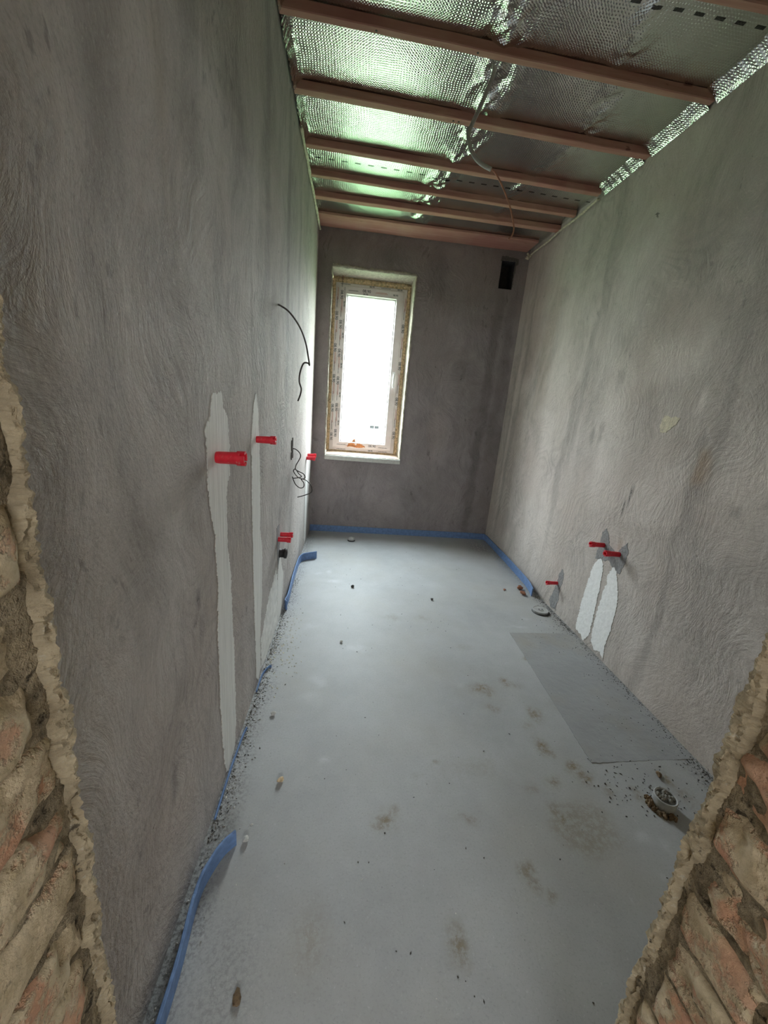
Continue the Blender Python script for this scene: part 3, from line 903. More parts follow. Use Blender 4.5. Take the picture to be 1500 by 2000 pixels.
for i, (a, b) in enumerate([(YF, 0.84), (0.88, 1.27), (1.31, 1.70), (1.77, 2.06), (2.10, 2.47), (2.53, 2.90)]):
    foil_flap('foil_edge', a + .07, b + .07, [(1.915 + .004 * i, H - 0.002), (1.945, H - 0.012), (1.968, H - 0.026), (1.990, H - 0.044), (1.997, H - 0.052)], 100 + i, 0.0026)
    foil_flap('foil_edge', a, b, [(0.050, H - 0.004), (0.038, H - 0.010), (0.024, H - 0.026), (0.014, H - 0.046), (0.008, H - 0.058)], 120 + i, 0.006)


# ------------------------------------------------------------------ battens under the foil
ORD = ['cut off by the upper right corner of the frame', 'crossing right above the grey ceiling cable',
       'passing just behind the grey ceiling cable', 'third of the five full spans past the wall top',
       'fourth full span, crossed by the brown cable', 'next to the batten on the back wall', 'lying along the top of the back wall']
ORD[3] = 'just past the end of the grey conduit'
ORD[4] = 'second away from the back wall batten'
zb = 2.885
for i, (y0, y1, skew) in enumerate(BAT):
    wall_one = i == 6
    zb = 2.902 if wall_one else 2.885
    n = 60
    vs = []
    for k in range(n + 1):
        t = k / n
        x = 0.006 + (1.975 + 0.012 * (i % 3) - 0.006) * t if not wall_one else 0.01 + 1.95 * t
        wob = 0.0016 * float(fbm(x * 5, i, 0, 3, i + 200))
        dy = skew * t + wob
        for (yy, zz) in ((y0, H - 0.003), (y0, zb + .0035), (y0 + .0035, zb), (y1 - .0035, zb), (y1, zb + .0035), (y1, H - 0.003)):
            vs.append((x, yy + dy, zz + 0.0015 * float(fbm(x * 7, zz * 5, i, 2, i + 3))))
    fs = []
    for k in range(n):
        for j in range(6):
            a, b = k * 6 + j, k * 6 + (j + 1) % 6
            fs.append((a, b, b + 6, a + 6))
    fs += [tuple(range(6))[::-1], tuple(n * 6 + j for j in range(6))]
    o = mesh('timber_batten', vs, fs, MAT_TIMBER)
    tag(o, 'reddish timber batten under the foil, ' + ORD[i], 'batten', 'timber battens under the foil ceiling')
    if i < 3:
        for sxx in ((0.95, 1.0), (0.40, 0.84), (0.84, 0.87))[i]:
            scr = bmesh.new()
            lathe(scr, [(0, .005), (.0012, .005), (.0016, .002)], (0, 0, -1), (sxx, (y0 + y1) / 2 + skew * sxx / 2, zb + .0003), 10)
            from_bm('nail_head', scr, MAT_BLACK, o)

# batten joint to the back wall: lighter batten board face towards the room on the wall one
# foam beads in the corners between wall and ceiling
def bead(name, pts, r, seed):
    return tag(tube(name, pts, lambda t: r * (0.75 + 0.6 * abs(float(fbm(t * 30, seed, 0, 3, seed)))), MAT_BEAD, seg=8), kind='structure')


bead('trim_1', [(0.012, y, 2.872 + .004 * math.sin(y * 17)) for y in np.linspace(2.75, 4.10, 26)], 0.010, 301)
bead('trim_2', [(1.986, y, 2.868 + .004 * math.sin(y * 13)) for y in np.linspace(3.02, 4.10, 22)], 0.009, 302)
bm = bmesh.new()
for k in range(7):
    mtx = Matrix.Translation((1.972 + rb.uniform(-.02, .012), 4.09 + rb.uniform(-.025, .02), 2.862 + rb.uniform(-.018, .014)))
    bmesh.ops.create_icosphere(bm, subdivisions=2, radius=rb.uniform(.009, .017), matrix=mtx)
tag(from_bm('trim_3', bm, MAT_BEAD, smooth=True), kind='structure')

# ------------------------------------------------------------------ window
window = empty('window_1', (0, 0, 0))
tag(window, kind='structure')


def ring(name, o4, i4, y0, y1, mat, parent, bevel=0.004):
    """rectangular profile ring: outer (x0,x1,z0,z1), inner (x0,x1,z0,z1); y0 = room face, y1 = back"""
    bm = bmesh.new()
    def loop(r, y): return [bm.verts.new(v) for v in ((r[0], y, r[2]), (r[1], y, r[2]), (r[1], y, r[3]), (r[0], y, r[3]))]
    b = bevel
    of, ob = loop(o4, y0 + b), loop(o4, y1)
    of2 = loop((o4[0] + b, o4[1] - b, o4[2] + b, o4[3] - b), y0)
    if2 = loop((i4[0] - b, i4[1] + b, i4[2] - b, i4[3] + b), y0)
    inf, inb = loop(i4, y0 + b * 2), loop(i4, y1)
    seq = [ob, of, of2, if2, inf, inb, ob]
    for r0, r1 in zip(seq, seq[1:]):
        for k in range(4):
            bm.faces.new((r0[k], r0[(k + 1) % 4], r1[(k + 1) % 4], r1[k]))
    return from_bm(name, bm, mat, parent)


FR = (0.165, 0.878, 0.878, 2.522)
SA = (0.200, 0.846, 0.908, 2.497)
GL = (0.278, 0.770, 0.976, 2.419)
fr_in = (0.232, 0.816, 0.936, 2.465)
frame = ring('window_frame', FR, fr_in, FYW, FYW + 0.07, MAT_FRAME, window)
sash = ring('sash', SA, GL, FYW - 0.014, FYW + 0.055, MAT_FRAME, window, 0.006)
ring('glazing_bead', (GL[0] - .002, GL[1] + .002, GL[2] - .002, GL[3] + .002), (GL[0] + .012, GL[1] - .012, GL[2] + .012, GL[3] - .012), FYW + 0.006, FYW + 0.03, MAT_WHITE, sash, 0.003)
box('pane', (GL[0] - 0.01, FYW + 0.026, GL[2] - 0.01), (GL[1] + 0.01, FYW + 0.030, GL[3] + 0.01), MAT_GLASS, sash)
# handle
bm = bmesh.new()
add_box(bm, (0.795, FYW - 0.022, 1.665), (0.823, FYW - 0.013, 1.735), 0.003)
lathe(bm, [(0, .009), (.030, .009)], (0, -1, 0), (0.809, FYW - 0.02, 1.70), 14)
add_box(bm, (0.799, FYW - 0.060, 1.575), (0.819, FYW - 0.046, 1.712), 0.005)
from_bm('window_handle', bm, MAT_WHITE, sash)


# printed protective film on frame and sash
def text_mesh(body, size):
    cu = bpy.data.curves.new('tmp_text', 'FONT')
    cu.body, cu.size, cu.align_x, cu.align_y = body, size, 'CENTER', 'CENTER'
    cu.offset = size * 0.02
    cu.resolution_u = 3
    ob = bpy.data.objects.new('tmp_text', cu)
    COL.objects.link(ob)
    dg = bpy.context.evaluated_depsgraph_get()
    me = bpy.data.meshes.new_from_object(ob.evaluated_get(dg))
    v = np.array([tuple(a.co) for a in me.vertices])
    f = [tuple(p.vertices) for p in me.polygons]
    bpy.data.objects.remove(ob)
    bpy.data.curves.remove(cu)
    bpy.data.meshes.remove(me)
    return v, f


TV, TF = text_mesh('08.90', 0.037)


def prints(parent, y, cols):
    V_, F_, VR, FR_ = [], [], [], []

    def put(vlist, flist, v2, f2, cx_, cz_, ang):
        b0 = len(vlist)
        ca, sa = math.cos(ang), math.sin(ang)
        for (a, b) in v2: vlist.append((cx_ + a * ca - b * sa, y, cz_ + a * sa + b * ca))
        for f in f2: flist.append(tuple(b0 + i for i in f))

    def dashes(n, w, h, gap):
        v2, f2 = [], []
        tot = n * (w + gap)
        for i in range(n):
            a = -tot / 2 + i * (w + gap)
            b0 = len(v2)
            hh = h * (0.7 + 0.3 * ((i * 7) % 3) / 2)
            v2 += [(a, -hh / 2), (a + w, -hh / 2), (a + w, hh / 2), (a, hh / 2)]
            f2.append((b0, b0 + 1, b0 + 2, b0 + 3))
        return v2, f2

    for (cx_, cz_, ang, kind) in cols:
        if kind == 'n': put(V_, F_, TV[:, :2], TF, cx_, cz_, ang)
        elif kind == 's': put(V_, F_, TV[:, :2] * 0.62, TF, cx_, cz_, ang)
        elif kind == 'd': put(V_, F_, *dashes(10, 0.006, 0.009, 0.004), cx_, cz_, ang)
        elif kind == 'r':
            put(VR, FR_, *dashes(3, 0.04, 0.003, 0.004), cx_, cz_, ang)
            put(VR, FR_, *dashes(9, 0.008, 0.006, 0.004), cx_ + 0.008 * abs(math.sin(ang)), cz_ + 0.008 * abs(math.cos(ang)), ang)
    if V_: mesh('printed_lettering', V_, F_, MAT_INK, parent)
    if VR: mesh('printed_lettering', VR, FR_, MAT_INK_RED, parent)


HP = math.pi / 2
cols = []
for k, z in enumerate(np.arange(1.02, 2.40, 0.30)): cols += [(0.183, z, -HP, 'n'), (0.183, z + 0.12, -HP, 'd'), (0.183, z + .2, -HP, 'r')]
for z in np.arange(1.08, 2.40, 0.36): cols += [(0.862, z, -HP, 'n'), (0.862, z + .13, -HP, 'd'), (0.862, z + .22, -HP, 'r')]
cols += [(0.52, 2.510, 0, 's'), (0.66, 2.51, 0, 'd'), (0.80, 2.51, 0, 's'), (0.26, 2.51, 0, 'd'), (0.30, 0.892, 0, 'd'), (0.62, 0.892, 0, 's'), (0.76, .892, 0, 'd')]
prints(frame, FYW - 0.0012, cols)
cols = []
for z in np.arange(1.06, 2.42, 0.27): cols += [(0.226, z, -HP, 'n'), (0.226, z + .115, -HP, 'd'), (0.226, z + .18, -HP, 'r')]
for z in np.arange(1.17, 2.40, 0.29): cols += [(0.254, z, -HP, 's'), (0.254, z + .10, -HP, 'd')]
cols += [(0.34, 2.455, 0, 'd'), (0.47, 2.462, 0, 'n'), (0.62, 2.455, 0, 'r'), (0.76, 2.455, 0, 's'), (0.46, 2.435, 0, 's'),
         (0.30, 0.942, 0, 'd'), (0.635, 0.945, 0, 'n'), (0.755, 0.935, 0, 'd'), (0.41, .93, 0, 'r')]
prints(sash, FYW - 0.0152, cols)
toS = lambda u, v, h: (u, FYW - 0.014 - h, v)
patch('orange_film_residue', [(0.36, 0.925), (0.375, 0.955), (0.40, 0.965), (0.44, 0.963), (0.46, 0.94), (0.475, 0.963), (0.52, 0.962), (0.55, 0.945), (0.56, 0.93), (0.53, 0.92), (0.47, 0.917)], toS, 0.0012, MAT_ORANGE, sash, 0.008, 0.006, 3)
patch('orange_film_residue', [(0.40, 0.975), (0.42, 1.0), (0.445, 1.012), (0.452, 0.985), (0.44, 0.972)], lambda u, v, h: (u, FYW + 0.006 - h, v), 0.001, MAT_ORANGE, sash, 0.008, 0.005, 5)


# expanding foam between masonry and frame
def foam_side(name, p0, p1, w, seed):
    p0, p1 = np.array(p0, float), np.array(p1, float)
    ax = (p1 - p0) / np.linalg.norm(p1 - p0)
    sd = np.array([-ax[2], 0, ax[0]])
    n = int(np.linalg.norm(p1 - p0) / 0.012)
    vs = []
    for i in range(n + 1):
        p = p0 + (p1 - p0) * i / n
        s = i * 0.012
        for j in range(7):
            u = j / 6 - .5
            bul = 0.016 * math.cos(u * math.pi) + 0.016 * float(fbm(s * 16, j * .8, seed, 3, seed))
            lat = 0.006 * float(fbm(s * 20, j, seed + 2, 3, seed + 4))
            vs.append(p + sd * (u * w + lat) + np.array([0, -bul, 0]))
    mesh(name, vs, grid_faces(n + 1, 7), MAT_FOAM, window, smooth=True)


fy = FYW + 0.022
foam_side('foam_seal', (0.146, fy, 0.87), (0.146, fy, 2.56), 0.056, 401)
foam_side('foam_seal', (0.900, fy, 0.87), (0.900, fy, 2.56), 0.056, 402)
foam_side('foam_seal', (0.135, fy, 2.548), (0.915, fy, 2.548), 0.065, 403)
foam_side('foam_seal', (0.135, fy, 0.868), (0.915, fy, 0.868), 0.04, 404)
# sill board
bm = bmesh.new()
n = 40
rows = []
for i in range(n + 1):
    x = 0.138 + 0.794 * i / n
    e = 0.004 * float(fbm(x * 30, 0, 0, 3, 411))
    prof = [(L + .02, 0.797), (L - 0.022, 0.797), (L - 0.024, 0.801), (L - 0.024, 0.838 + e), (L - 0.018, 0.846 + e), (4.34, 0.862), (4.34, 0.80)]
    rows.append([bm.verts.new((x, yy, zz)) for yy, zz in prof])
for r0, r1 in zip(rows, rows[1:]):
    for j in range(6): bm.faces.new((r0[j], r0[j + 1], r1[j + 1], r1[j]))
bm.faces.new(rows[0]); bm.faces.new(rows[-1][::-1])
sill = from_bm('window_sill', bm, MAT_SILL, window)
patch('sill_mortar', [(0.150, 4.112), (0.92, 4.112), (0.915, 4.31), (0.150, 4.31)], lambda u, v, h: (u, v, 0.8475 + (v - 4.104) * .068 + h), 0.004, MAT_SILLTOP, sill, 0.012, 0.006, 6)

# ------------------------------------------------------------------ outside: lawn and a low white outbuilding
g = 40
box('lawn', (-g, 4.9, -0.75), (g, 45, -0.35), MAT_LAWN)['kind'] = 'structure'
hs = empty('outbuilding', (1.0, 18.0, -0.35))
tag(hs, 'low white rendered outbuilding beyond the lawn, seen washed out through the window', 'building')


def rel(o, p):
    o.location = -Vector(p.location)
    return o


bm = bmesh.new()
wx0, wx1, wz0, wz1 = 1.245, 1.67, 0.295, 0.44
for lo, hi in [((-7, 18, -.35), (wx0, 18.25, 2.4)), ((wx1, 18, -.35), (9, 18.25, 2.4)), ((wx0, 18, -.35), (wx1, 18.25, wz0)), ((wx0, 18, wz1), (wx1, 18.25, 2.4)), ((-7, 22, -.35), (9, 22.25, 2.4)), ((-7, 18.25, -.35), (-6.75, 22, 2.4)), ((8.75, 18.25, -.35), (9, 22, 2.4))]:
    add_box(bm, lo, hi)
rel(from_bm('wall', bm, MAT_HOUSE, hs), hs)
rel(box('roof', (-7.3, 17.7, 2.4), (9.3, 22.5, 2.52), MAT_HOUSE, hs), hs)
wf = rel(box('window', (wx0, 18.12, wz0), (wx1, 18.16, wz1), MAT_DARKGLASS, hs), hs)
box('window_bar', ((wx0 + wx1) / 2 - .01, 18.09, wz0), ((wx0 + wx1) / 2 + .01, 18.12, wz1), MAT_WHITE, wf)

# ================================================================== THINGS ON THE WALLS
toL = lambda u, v, h: (h, u, v)
toR = lambda u, v, h: (W - h, u, v)
TH = 0.0022
patch('filler_strip', [(1.17, 1.385), (1.235, 1.395), (1.262, 1.34), (1.30, 1.33), (1.31, 1.22), (1.295, 1.18), (1.315, 1.135), (1.27, 1.10), (1.265, 0.92), (1.29, 0.76), (1.305, 0.50), (1.315, 0.30), (1.315, 0.12), (1.29, 0.02), (1.20, 0.004), (1.165, 0.10), (1.145, 0.35), (1.145, 0.62), (1.16, 0.80), (1.15, 0.97), (1.125, 1.05), (1.105, 1.14), (1.105, 1.30), (1.135, 1.31)],
      toL, TH, MAT_FILL, wall_left, 0.004, 0.007, 1)
patch('filler_strip', [(1.64, 1.36), (1.68, 1.40), (1.715, 1.33), (1.735, 1.18), (1.745, 1.02), (1.745, 0.80), (1.79, 0.66), (1.78, 0.42), (1.74, 0.25), (1.75, 0.05), (1.70, 0.004), (1.66, 0.06), (1.63, 0.40), (1.61, 0.70), (1.60, 1.0), (1.595, 1.22)],
      toL, TH, MAT_FILL, wall_left, 0.004, 0.006, 2)
patch('filler_wash', [(1.76, 0.02), (1.77, 0.20), (1.86, 0.27), (1.95, 0.34), (2.02, 0.36), (2.10, 0.40), (2.16, 0.42), (2.22, 0.30), (2.28, 0.12), (2.27, 0.004), (2.0, 0.004)],
      toL, 0.0014, MAT_SMEAR, wall_left, 0.005, 0.014, 3)
patch('filler_strip', [(2.20, 0.10), (2.20, 0.30), (2.235, 0.40), (2.29, 0.47), (2.34, 0.36), (2.41, 0.27), (2.39, 0.13), (2.33, 0.02), (2.27, 0.004), (2.23, 0.02)],
      toL, TH, MAT_FILL, wall_left, 0.004, 0.006, 4)
patch('filler_strip', [(3.60, 0.85), (3.70, 0.88), (3.76, 0.80), (3.76, 0.40), (3.75, 0.02), (3.62, 0.02), (3.60, 0.40)], toL, TH, MAT_FILL, wall_left, 0.004, 0.006, 5)
for (u, v, r) in [(1.165, 1.21, .05), (1.68, 1.215, .05)]:
    pass
patch('cement_collar', [(2.17, 0.66), (2.25, 0.66), (2.27, 0.52), (2.26, 0.40), (2.22, 0.38), (2.19, 0.5)], toL, 0.002, MAT_CEMENT, wall_left, 0.01, 0.006, 8)
# right wall
patch('filler_strip', [(2.205, 0.50), (2.17, 0.565), (2.145, 0.58), (2.118, 0.56), (2.105, 0.52), (2.095, 0.40), (2.085, 0.22), (2.085, 0.07), (2.11, 0.03), (2.13, 0.008), (2.165, 0.03), (2.225, 0.035), (2.232, 0.12), (2.228, 0.30)],
      toR, 0.0025, MAT_FILL_R, wall_right, 0.004, 0.006, 11)
patch('filler_strip', [(2.058, 0.50), (2.045, 0.555), (2.02, 0.575), (1.985, 0.56), (1.96, 0.50), (1.935, 0.45), (1.918, 0.36), (1.918, 0.22), (1.93, 0.10), (1.918, 0.012), (1.955, 0.045), (2.01, 0.02), (2.055, 0.05), (2.066, 0.12), (2.064, 0.26), (2.058, 0.40), (2.045, 0.46)],
      toR, 0.0025, MAT_FILL_R, wall_right, 0.004, 0.006, 12)
patch('cement_patch', [(2.20, 0.56), (2.195, 0.66), (2.19, 0.74), (2.165, 0.775), (2.13, 0.745), (2.10, 0.69), (2.03, 0.66), (2.00, 0.715), (1.965, 0.755), (1.94, 0.70), (1.945, 0.62), (1.965, 0.56), (2.02, 0.55), (2.07, 0.60), (2.12, 0.58)],
      toR, 0.0015, MAT_CEMENT, wall_right, 0.010, 0.006, 13)
patch('cement_patch', [(2.55, 0.215), (2.545, 0.30), (2.52, 0.345), (2.49, 0.32), (2.485, 0.25), (2.50, 0.20), (2.49, 0.11), (2.50, 0.02), (2.57, 0.008), (2.60, 0.05), (2.575, 0.13)],
      toR, 0.0015, MAT_CEMENT, wall_right, 0.010, 0.006, 14)
patch('bare_spot', [(1.955, 1.405), (1.945, 1.465), (1.90, 1.455), (1.875, 1.462), (1.84, 1.450), (1.865, 1.415), (1.90, 1.385), (1.945, 1.375)], toR, 0.002, MAT_BEIGE, wall_right, 0.008, 0.006, 15)


# ------------------------------------------------------------------ red test plugs
def red_plug(loc, direction, r, length, label, tilt=0.0, roll=0.0):
    root = empty('pipe_plug', loc)
    ax = Vector(direction).normalized()
    ax = (ax + Vector((0, 0, tilt))).normalized()
    bm = bmesh.new()
    lathe(bm, [(-0.004, r * .86), (0.004, r * .92), (0.008, r * .92), (length * .73, r * .96), (length * .74, r * .96)], ax, (0, 0, 0), 26)
    a = ax.orthogonal().normalized()
    b = ax.cross(a)
    from_bm('barrel', bm, MAT_RED, root, smooth=False)
    bm = bmesh.new()
    seg = 48
    ro, ri = r * 1.12, r * .72
    d0, d1, d2 = length * .71, length * .84, length
    def pt(k, rad, d):
        an = 2 * math.pi * k / seg + roll
        return ax * d + (a * math.cos(an) + b * math.sin(an)) * rad
    vs = {}
    def v(k, tag_, rad, d):
        key = (k % seg, tag_)
        if key not in vs: vs[key] = bm.verts.new(pt(k % seg, rad, d))
        return vs[key]
    for k in range(seg):
        hi0 = (k % 12) < 9                        # four crown lugs, four slots
        top = 't' if hi0 else 'm'
        dt = d2 if hi0 else d1
        k2 = k + 1
        bm.faces.new((v(k, 'o0', ro, d0), v(k2, 'o0', ro, d0), v(k2, 'oc' if False else 'o1', ro, d0 + .002), v(k, 'o1', ro, d0 + .002)))
        A, B = bm.verts.new(pt(k, ro, dt)), bm.verts.new(pt(k2, ro, dt))
        C_, D_ = bm.verts.new(pt(k, ri, dt)), bm.verts.new(pt(k2, ri, dt))
        bm.faces.new((v(k, 'o1', ro, d0 + .002), v(k2, 'o1', ro, d0 + .002), B, A))
        bm.faces.new((A, B, D_, C_))
        E_, F_ = bm.verts.new(pt(k, ri, d1 - .006)), bm.verts.new(pt(k2, ri, d1 - .006))
        bm.faces.new((C_, D_, F_, E_))
        ctr = bm.verts.new(ax * (d1 - .006))
        bm.faces.new((E_, F_, ctr))
        if (k % 12) in (8, 11):                   # lug side walls
            kk = k + 1
            bm.faces.new([bm.verts.new(pt(kk, ro, d2)), bm.verts.new(pt(kk, ri, d2)), bm.verts.new(pt(kk, ri, d1)), bm.verts.new(pt(kk, ro, d1))])
        base = bm.verts.new(ax * d0)
        bm.faces.new((v(k2, 'o0', ro, d0), v(k, 'o0', ro, d0), base))
    bmesh.ops.remove_doubles(bm, verts=bm.verts, dist=1e-5)
    from_bm('slotted_head', bm, MAT_RED, root)
    tag(root, label, 'pipe plug', 'red pressure test plugs in the water outlets')
    return root


red_plug((0.006, 1.180, 1.207), (1, 0, 0), .0195, .080, 'largest red pipe plug, in the widest white filler strip on the left wall', 0.02, .3)
red_plug((0.006, 1.68, 1.2135), (1, 0, 0), .0158, .076, 'red pipe plug in the second, narrower white filler strip on the left wall', 0.02, .5)
red_plug((0.0, 2.212, 0.578), (1, 0, 0), .0150, .075, 'nearer of two low red pipe plugs above the black drain socket', 0, .2)
red_plug((0.0, 2.300, 0.578), (1, 0, 0), .0150, .075, 'farther of two low red pipe plugs above the black drain socket', 0, .8)
red_plug((0.006, 3.62, 0.865), (1, 0, 0), .0165, .075, 'nearer of two red pipe plugs on the left wall beside the window', 0, .2)
red_plug((0.006, 3.72, 0.880), (1, 0, 0), .0165, .075, 'farther of two red pipe plugs on the left wall beside the window', 0, .4)
red_plug((W, 2.151, 0.670), (-1, 0, 0), .0155, .092, 'red pipe plug above the left white filler strip on the right wall', 0.03, .2)
red_plug((W, 2.006, 0.667), (-1, 0, 0), .0160, .092, 'red pipe plug above the right white filler strip on the right wall', 0.03, .6)
red_plug((W, 2.543, 0.219), (-1, 0, 0), .0135, .088, 'lone small red pipe plug just above the floor drain cap on the right wall', 0.0, .4)

# ------------------------------------------------------------------ black drain socket on the left wall
root = empty('drain_socket', (0, 2.262, 0.470))
bm = bmesh.new()
lathe(bm, [(-.002, .030), (.004, .030), (.006, .026), (.030, .026), (.031, .031), (.044, .031), (.046, .029), (.046, .022), (.014, .021)], (1, 0, 0), (0, 0, 0), 26)
from_bm('socket', bm, MAT_BLACK, root, smooth=True)
bm = bmesh.new()
lathe(bm, [(.0, .0205), (.040, .0205), (.041, .012), (.038, .010)], (1, 0, 0), (0, 0, 0), 22)
from_bm('end_cap', bm, MAT_GREY_PVC, root)
tag(root, 'black rubber drain socket sticking out of the left wall under two red plugs', 'drain pipe')

# ------------------------------------------------------------------ wires
o = tube('wall_cable', [(-0.004, 2.148, 1.826), (0.012, 2.150, 1.823), (0.055, 2.160, 1.799), (0.105, 2.170, 1.738), (0.135, 2.180, 1.669), (0.150, 2.190, 1.599), (0.157, 2.190, 1.564), (0.148, 2.200, 1.573),
                        (0.125, 2.200, 1.570), (0.108, 2.200, 1.525), (0.105, 2.200, 1.477), (0.116, 2.200, 1.442), (0.112, 2.200, 1.412), (0.100, 2.200, 1.377)], 0.0042, MAT_CABLE, seg=8)
tag(o, 'dark cable hanging in a bent curve from the upper left wall by the window', 'cable')
sb = empty('cable_coil', (0, 2.70, 1.03))
tag(sb, 'thin dark cable in loose loops hanging from the left wall above the low plugs', 'cable')
o = tube('coiled_cable', [(0.000, 0.010, 0.027), (0.022, 0.010, 0.025), (0.050, 0.000, 0.007), (0.061, 0.000, -0.019), (0.050, 0.000, -0.048), (0.032, 0.000, -0.083), (0.029, 0.000, -0.112), (0.050, 0.000, -0.126), (0.083, 0.000, -0.141), (0.094, 0.000, -0.164),
                          (0.079, 0.000, -0.178), (0.043, 0.000, -0.164), (0.014, 0.010, -0.129), (0.025, 0.020, -0.115), (0.050, 0.020, -0.147), (0.068, 0.020, -0.164), (0.043, 0.010, -0.173), (0.014, 0.010, -0.178), (0.007, 0.010, -0.170), (0.029, 0.000, -0.216), (0.061, 0.000, -0.242), (0.086, 0.000, -0.234), (0.086, 0.010, -0.207), (0.065, 0.020, -0.181), (0.101, 0.020, -0.190), (0.133, 0.020, -0.222), (0.143, 0.020, -0.265), (0.119, 0.020, -0.286), (0.072, 0.020, -0.306), (0.043, 0.020, -0.315)],
         0.0035, MAT_CABLE, sb, seg=7)
bm = bmesh.new()
for (dy, dz, ln) in [(-0.02, 0.05, .07), (0.02, 0.06, .08), (-0.03, -0.02, .05), (0.03, -0.01, .06), (0.0, 0.02, .05)]:
    add_box(bm, (-0.002, dy - .004, dz - ln / 2), (0.006, dy + .004, dz + ln / 2))
from_bm('cable_clip', bm, MAT_CABLE, sb)

lc = empty('ceiling_cable', (0.94, 2.24, H - 0.02))
tag(lc, 'grey conduit hanging from the foil ceiling with a thin brown cable coming out of it', 'cable')
base = Vector(lc.location)
pc = [Vector(p) - base for p in [(0.94, 2.19, 2.93), (0.945, 2.215, 2.89), (0.915, 2.24, 2.80), (0.875, 2.25, 2.70), (0.872, 2.25, 2.665), (0.895, 2.25, 2.615), (0.94, 2.25, 2.575), (1.003, 2.25, 2.553)]]
tube('conduit', pc, 0.0095, MAT_CONDUIT, lc, seg=12)
pc = [Vector(p) - base for p in [(0.992, 2.25, 2.556), (1.02, 2.25, 2.546), (1.06, 2.25, 2.505), (1.10, 2.25, 2.45), (1.135, 2.25, 2.39), (1.157, 2.25, 2.335), (1.162, 2.25, 2.31), (1.155, 2.25, 2.285), (1.140, 2.25, 2.268)]]
tube('inner_cable', pc, 0.0040, MAT_COPPER, lc, seg=8)


# ------------------------------------------------------------------ blue edge insulation strips
def strip(name, path, h, th, label, lean=0.0):
    """upright foam band standing on the floor along path (x, y)"""
    P = [Vector((a, b, 0)) for a, b in path]
    q = []
    n = len(P)
    for i in range(n - 1):
        p0, p1, p2, p3 = P[max(i - 1, 0)], P[i], P[i + 1], P[min(i + 2, n - 1)]
        for k in range(8):
            t = k / 8
            q.append(0.5 * ((2 * p1) + (p2 - p0) * t + (2 * p0 - 5 * p1 + 4 * p2 - p3) * t * t + (3 * p1 - p0 - 3 * p2 + p3) * t ** 3))
    q.append(P[-1])
    vs = []
    for i, p in enumerate(q):
        t = (q[min(i + 1, len(q) - 1)] - q[max(i - 1, 0)]).normalized()
        nrm = Vector((-t.y, t.x, 0))
        hh = (h(i / (len(q) - 1)) if callable(h) else h) + 0.002 * float(fbm(i * .35, 0, 0, 2, 17))
        for (s, z) in ((-th / 2, 0.0005), (-th / 2, hh - .002), (-th / 2 + .002, hh), (th / 2 - .002, hh), (th / 2, hh - .002), (th / 2, 0.0005)):
            vs.append(p + nrm * (s + lean * z) + Vector((0, 0, z)))
    fs = []
    for i in range(len(q) - 1):
        for j in range(6):
            a, b = i * 6 + j, i * 6 + (j + 1) % 6
            fs.append((a, b, b + 6, a + 6))
    fs += [tuple(range(6))[::-1], tuple((len(q) - 1) * 6 + j for j in range(6))]
    o = mesh(name, vs, fs, MAT_BLUE)
    bm = bmesh.new(); bm.from_mesh(o.data); bmesh.ops.recalc_face_normals(bm, faces=bm.faces); bm.to_mesh(o.data); bm.free()
    return tag(o, label, 'insulation strip', 'blue foam edge strips along the walls')


strip('edge_strip', [(0.045, 0.42), (0.047, 0.585), (0.046, 0.66), (0.040, 0.739), (0.038, 0.786), (0.042, 0.83), (0.058, 0.881), (0.077, 0.918), (0.102, 0.943)], 0.06, 0.009,
      'blue foam edge strip nearest the doorway, curling away from the left wall')
strip('edge_strip', [(0.030, 2.40), (0.016, 2.43), (0.022, 2.52), (0.012, 2.80), (0.010, 3.08), (0.013, 3.18), (0.030, 3.245), (0.070, 3.285), (0.150, 3.325)], 0.07, 0.008,
      'short blue foam edge strip on the left, far end bent onto the floor')
strip('edge_strip', [(0.008, 4.108), (0.5, 4.110), (1.0, 4.112), (1.5, 4.110), (1.93, 4.108), (1.975, 4.100), (1.99, 4.06), (1.990, 3.9), (1.984, 3.45), (1.974, 3.08), (1.965, 2.92), (1.950, 2.82), (1.930, 2.745)], 0.07, 0.008,
      'long blue foam edge strip along the back wall and onto the right wall')
strip('edge_strip', [(0.012, 1.02), (0.010, 1.20), (0.014, 1.36), (0.020, 1.40)], 0.012, 0.006, 'low cut remnant of blue foam edge strip below the widest white filler strip')
strip('edge_strip', [(0.010, 1.62), (0.012, 1.74), (0.030, 1.80), (0.045, 1.81)], 0.014, 0.005, 'small remnant of blue foam edge strip below the narrower white filler strip')

# ------------------------------------------------------------------ floor drains
root = empty('floor_drain', (1.884, 2.498, 0))
bm = bmesh.new()
lathe(bm, [(0, .055), (.012, .057), (.018, .057), (.020, .054), (.018, .050), (.0175, .022), (.021, .020), (.021, .0)], (0, 0, 1), (0, 0, 0), 40, caps=False)
from_bm('cap_disc', bm, MAT_GREY_PVC, root)
bm = bmesh.new()
for s in (-1, 1): add_box(bm, (s * .012 - .006, -.004, .0205), (s * .012 + .006, .004, .0225), .001)
from_bm('grip_bar', bm, MAT_BLACK, root)
bm = bmesh.new()
lathe(bm, [(0.0005, .066), (.003, .062), (.006, .058), (.004, .05)], (0, 0, 1), (0.004, -0.004, 0), 30, caps=False)
from_bm('rubber_ring', bm, MAT_BLACK, root)
tag(root, 'round grey plastic drain cap on the floor beside the lone red plug', 'drain cap')

